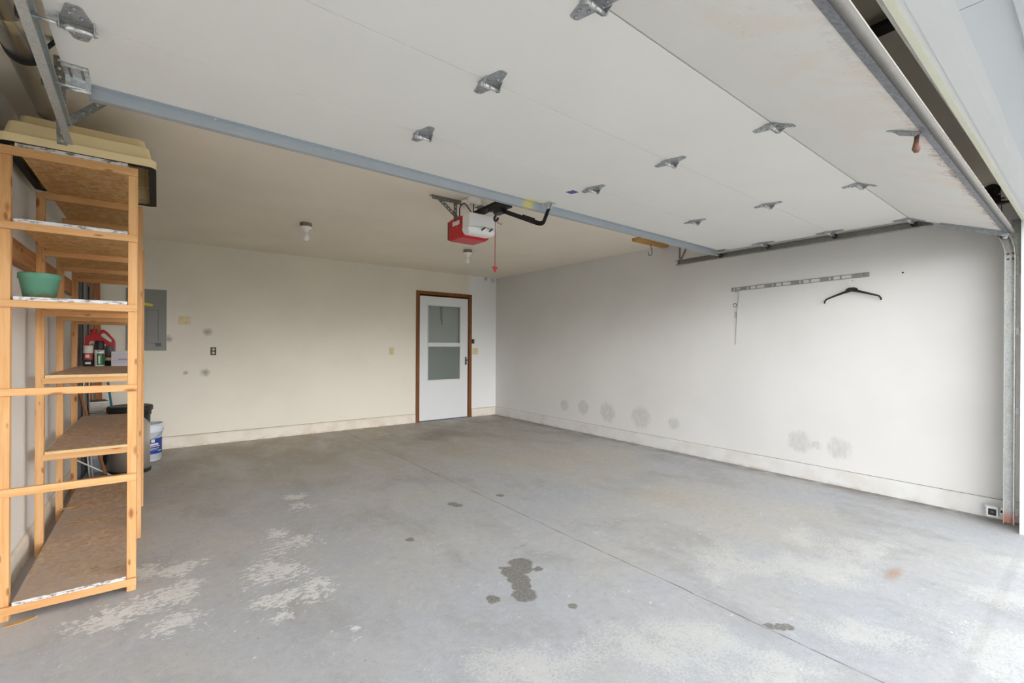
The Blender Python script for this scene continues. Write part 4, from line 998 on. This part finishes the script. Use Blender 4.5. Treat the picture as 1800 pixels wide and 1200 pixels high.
mb = MB().box((2.085, 2.31, GZ - .006), (2.145, 2.40, GZ - .002)).prism([(2.10, 2.325, GZ - .004), (2.10, 2.385, GZ - .004), (2.10, 2.36, GZ - .04), (2.10, 2.34, GZ - .04)], (.003, 0, 0)).prism([(2.127, 2.325, GZ - .004), (2.127, 2.385, GZ - .004), (2.127, 2.36, GZ - .04), (2.127, 2.34, GZ - .04)], (.003, 0, 0))
mb.build('door_bracket', M['galv_bright'], op)
rc = MB().tube([(2.09, 2.945, 2.205), (2.09, 2.945, 1.84)], .0024, 6).tube([(2.09, 2.945, 2.205), (2.10, 2.915, 2.18), (2.105, 2.885, 2.165), (2.10, 2.87, 2.175)], .0024, 6).build('release_cord', M['red'], op)
MB().box((2.069, 2.939, 1.828), (2.111, 2.951, 1.845), bev=.004).box((2.082, 2.939, 1.806), (2.098, 2.951, 1.829), bev=.003).build('pull_handle', M['red'], rc)
# ceiling angle and hanger straps
mb = MB().plate((1.74, 3.33, CE - .017), (2.42, 3.33, CE - .017), .034, (0, -1, 0), pitch=.034, hole=.007); mb.box((1.74, 3.332, CE - .003), (2.42, 3.37, CE))
mb.build('ceiling_angle', M['galv_dark'], op)
for a_, b_ in (((1.80, 3.328, CE - .02), (1.968, 3.30, 2.275)), ((1.955, 3.326, CE - .01), (1.955, 3.326, 2.26)), ((2.19, 3.326, CE - .01), (2.19, 3.326, 2.26))): MB().plate(a_, b_, .032, (0, -1, 0), pitch=.034, hole=.007).build('hanger_strap', M['galv_dark'], op)
# ceiling receptacle above the motor
rcp = thing('ceiling_receptacle', 'ivory plug box on ceiling above the opener motor', 'outlet', (2.05, 3.24, CE))
MB().box((2.01, 3.185, CE - .05), (2.115, 3.295, CE), bev=.004).build('box', M['porcelain'], rcp)
MB().box((1.975, 3.22, CE - .06), (2.03, 3.27, CE - .02), bev=.004).build('plug', M['porcelain'], rcp)
MB().tube(spline([(1.962, 3.27, 2.28), (1.955, 3.25, 2.36), (1.98, 3.22, 2.385), (2.01, 3.20, 2.34), (2.035, 3.195, 2.312), (2.055, 3.205, 2.335), (2.06, 3.21, 2.392)]), .0045, 8).build('power_cord', M['black'], op)

# ------------------------------------------------------------------ world, camera
w = bpy.data.worlds.new('sky'); S.world = w; w.use_nodes = True
nt_ = w.node_tree; bg = nt_.nodes['Background']
tc_ = nt_.nodes.new('ShaderNodeTexCoord'); sx = nt_.nodes.new('ShaderNodeSeparateXYZ'); nt_.links.new(tc_.outputs['Generated'], sx.inputs[0])
cr = nt_.nodes.new('ShaderNodeValToRGB'); nt_.links.new(sx.outputs['Z'], cr.inputs[0])
cr.color_ramp.elements[0].position = 0.0; cr.color_ramp.elements[0].color = (.99, .992, 1.0, 1)
cr.color_ramp.elements[1].position = .7; cr.color_ramp.elements[1].color = (.88, .94, 1.0, 1)
nt_.links.new(cr.outputs[0], bg.inputs['Color'])
# thin overcast: dim below the distant roof line, brightest low in the sky, softer overhead
fc = nt_.nodes.new('ShaderNodeFloatCurve'); nt_.links.new(sx.outputs['Z'], fc.inputs['Value'])
cv = fc.mapping.curves[0]
PTS = ((0.0, .40), (.05, .60), (.10, 1.0), (.17, .95), (.26, .50), (.42, .24), (1.0, .15))
for k, (x_, y_) in enumerate(PTS):
    if k == 0: cv.points[0].location = (x_, y_)
    elif k == len(PTS) - 1: cv.points[len(cv.points) - 1].location = (x_, y_)
    else: cv.points.new(x_, y_)
fc.mapping.update()
ml = nt_.nodes.new('ShaderNodeMath'); ml.operation = 'MULTIPLY'; nt_.links.new(fc.outputs[0], ml.inputs[0]); ml.inputs[1].default_value = 9.5
nt_.links.new(ml.outputs[0], bg.inputs['Strength'])

cd = bpy.data.cameras.new('camera'); cam = bpy.data.objects.new('camera', cd); COL.objects.link(cam)
f_px, yaw, pitch, roll = 810.83, math.radians(37.539), math.radians(-.0248), math.radians(.3106)
fw = Vector((math.sin(yaw) * math.cos(pitch), math.cos(yaw) * math.cos(pitch), math.sin(pitch)))
r0 = Vector((math.cos(yaw), -math.sin(yaw), 0)); u0 = r0.cross(fw)
rt = r0 * math.cos(roll) + u0 * math.sin(roll); up = u0 * math.cos(roll) - r0 * math.sin(roll)
cam.matrix_world = Matrix(((rt.x, up.x, -fw.x, 0), (rt.y, up.y, -fw.y, 0), (rt.z, up.z, -fw.z, 1.2254), (0, 0, 0, 1)))
cd.sensor_width = 36; cd.lens = f_px / 1800 * 36; cd.shift_y = 8.477 / 1800; cd.clip_start = .02
S.camera = cam
S.view_settings.view_transform = 'Standard'; S.view_settings.look = 'None'; S.view_settings.gamma = 1.0; S.view_settings.exposure = 0.46
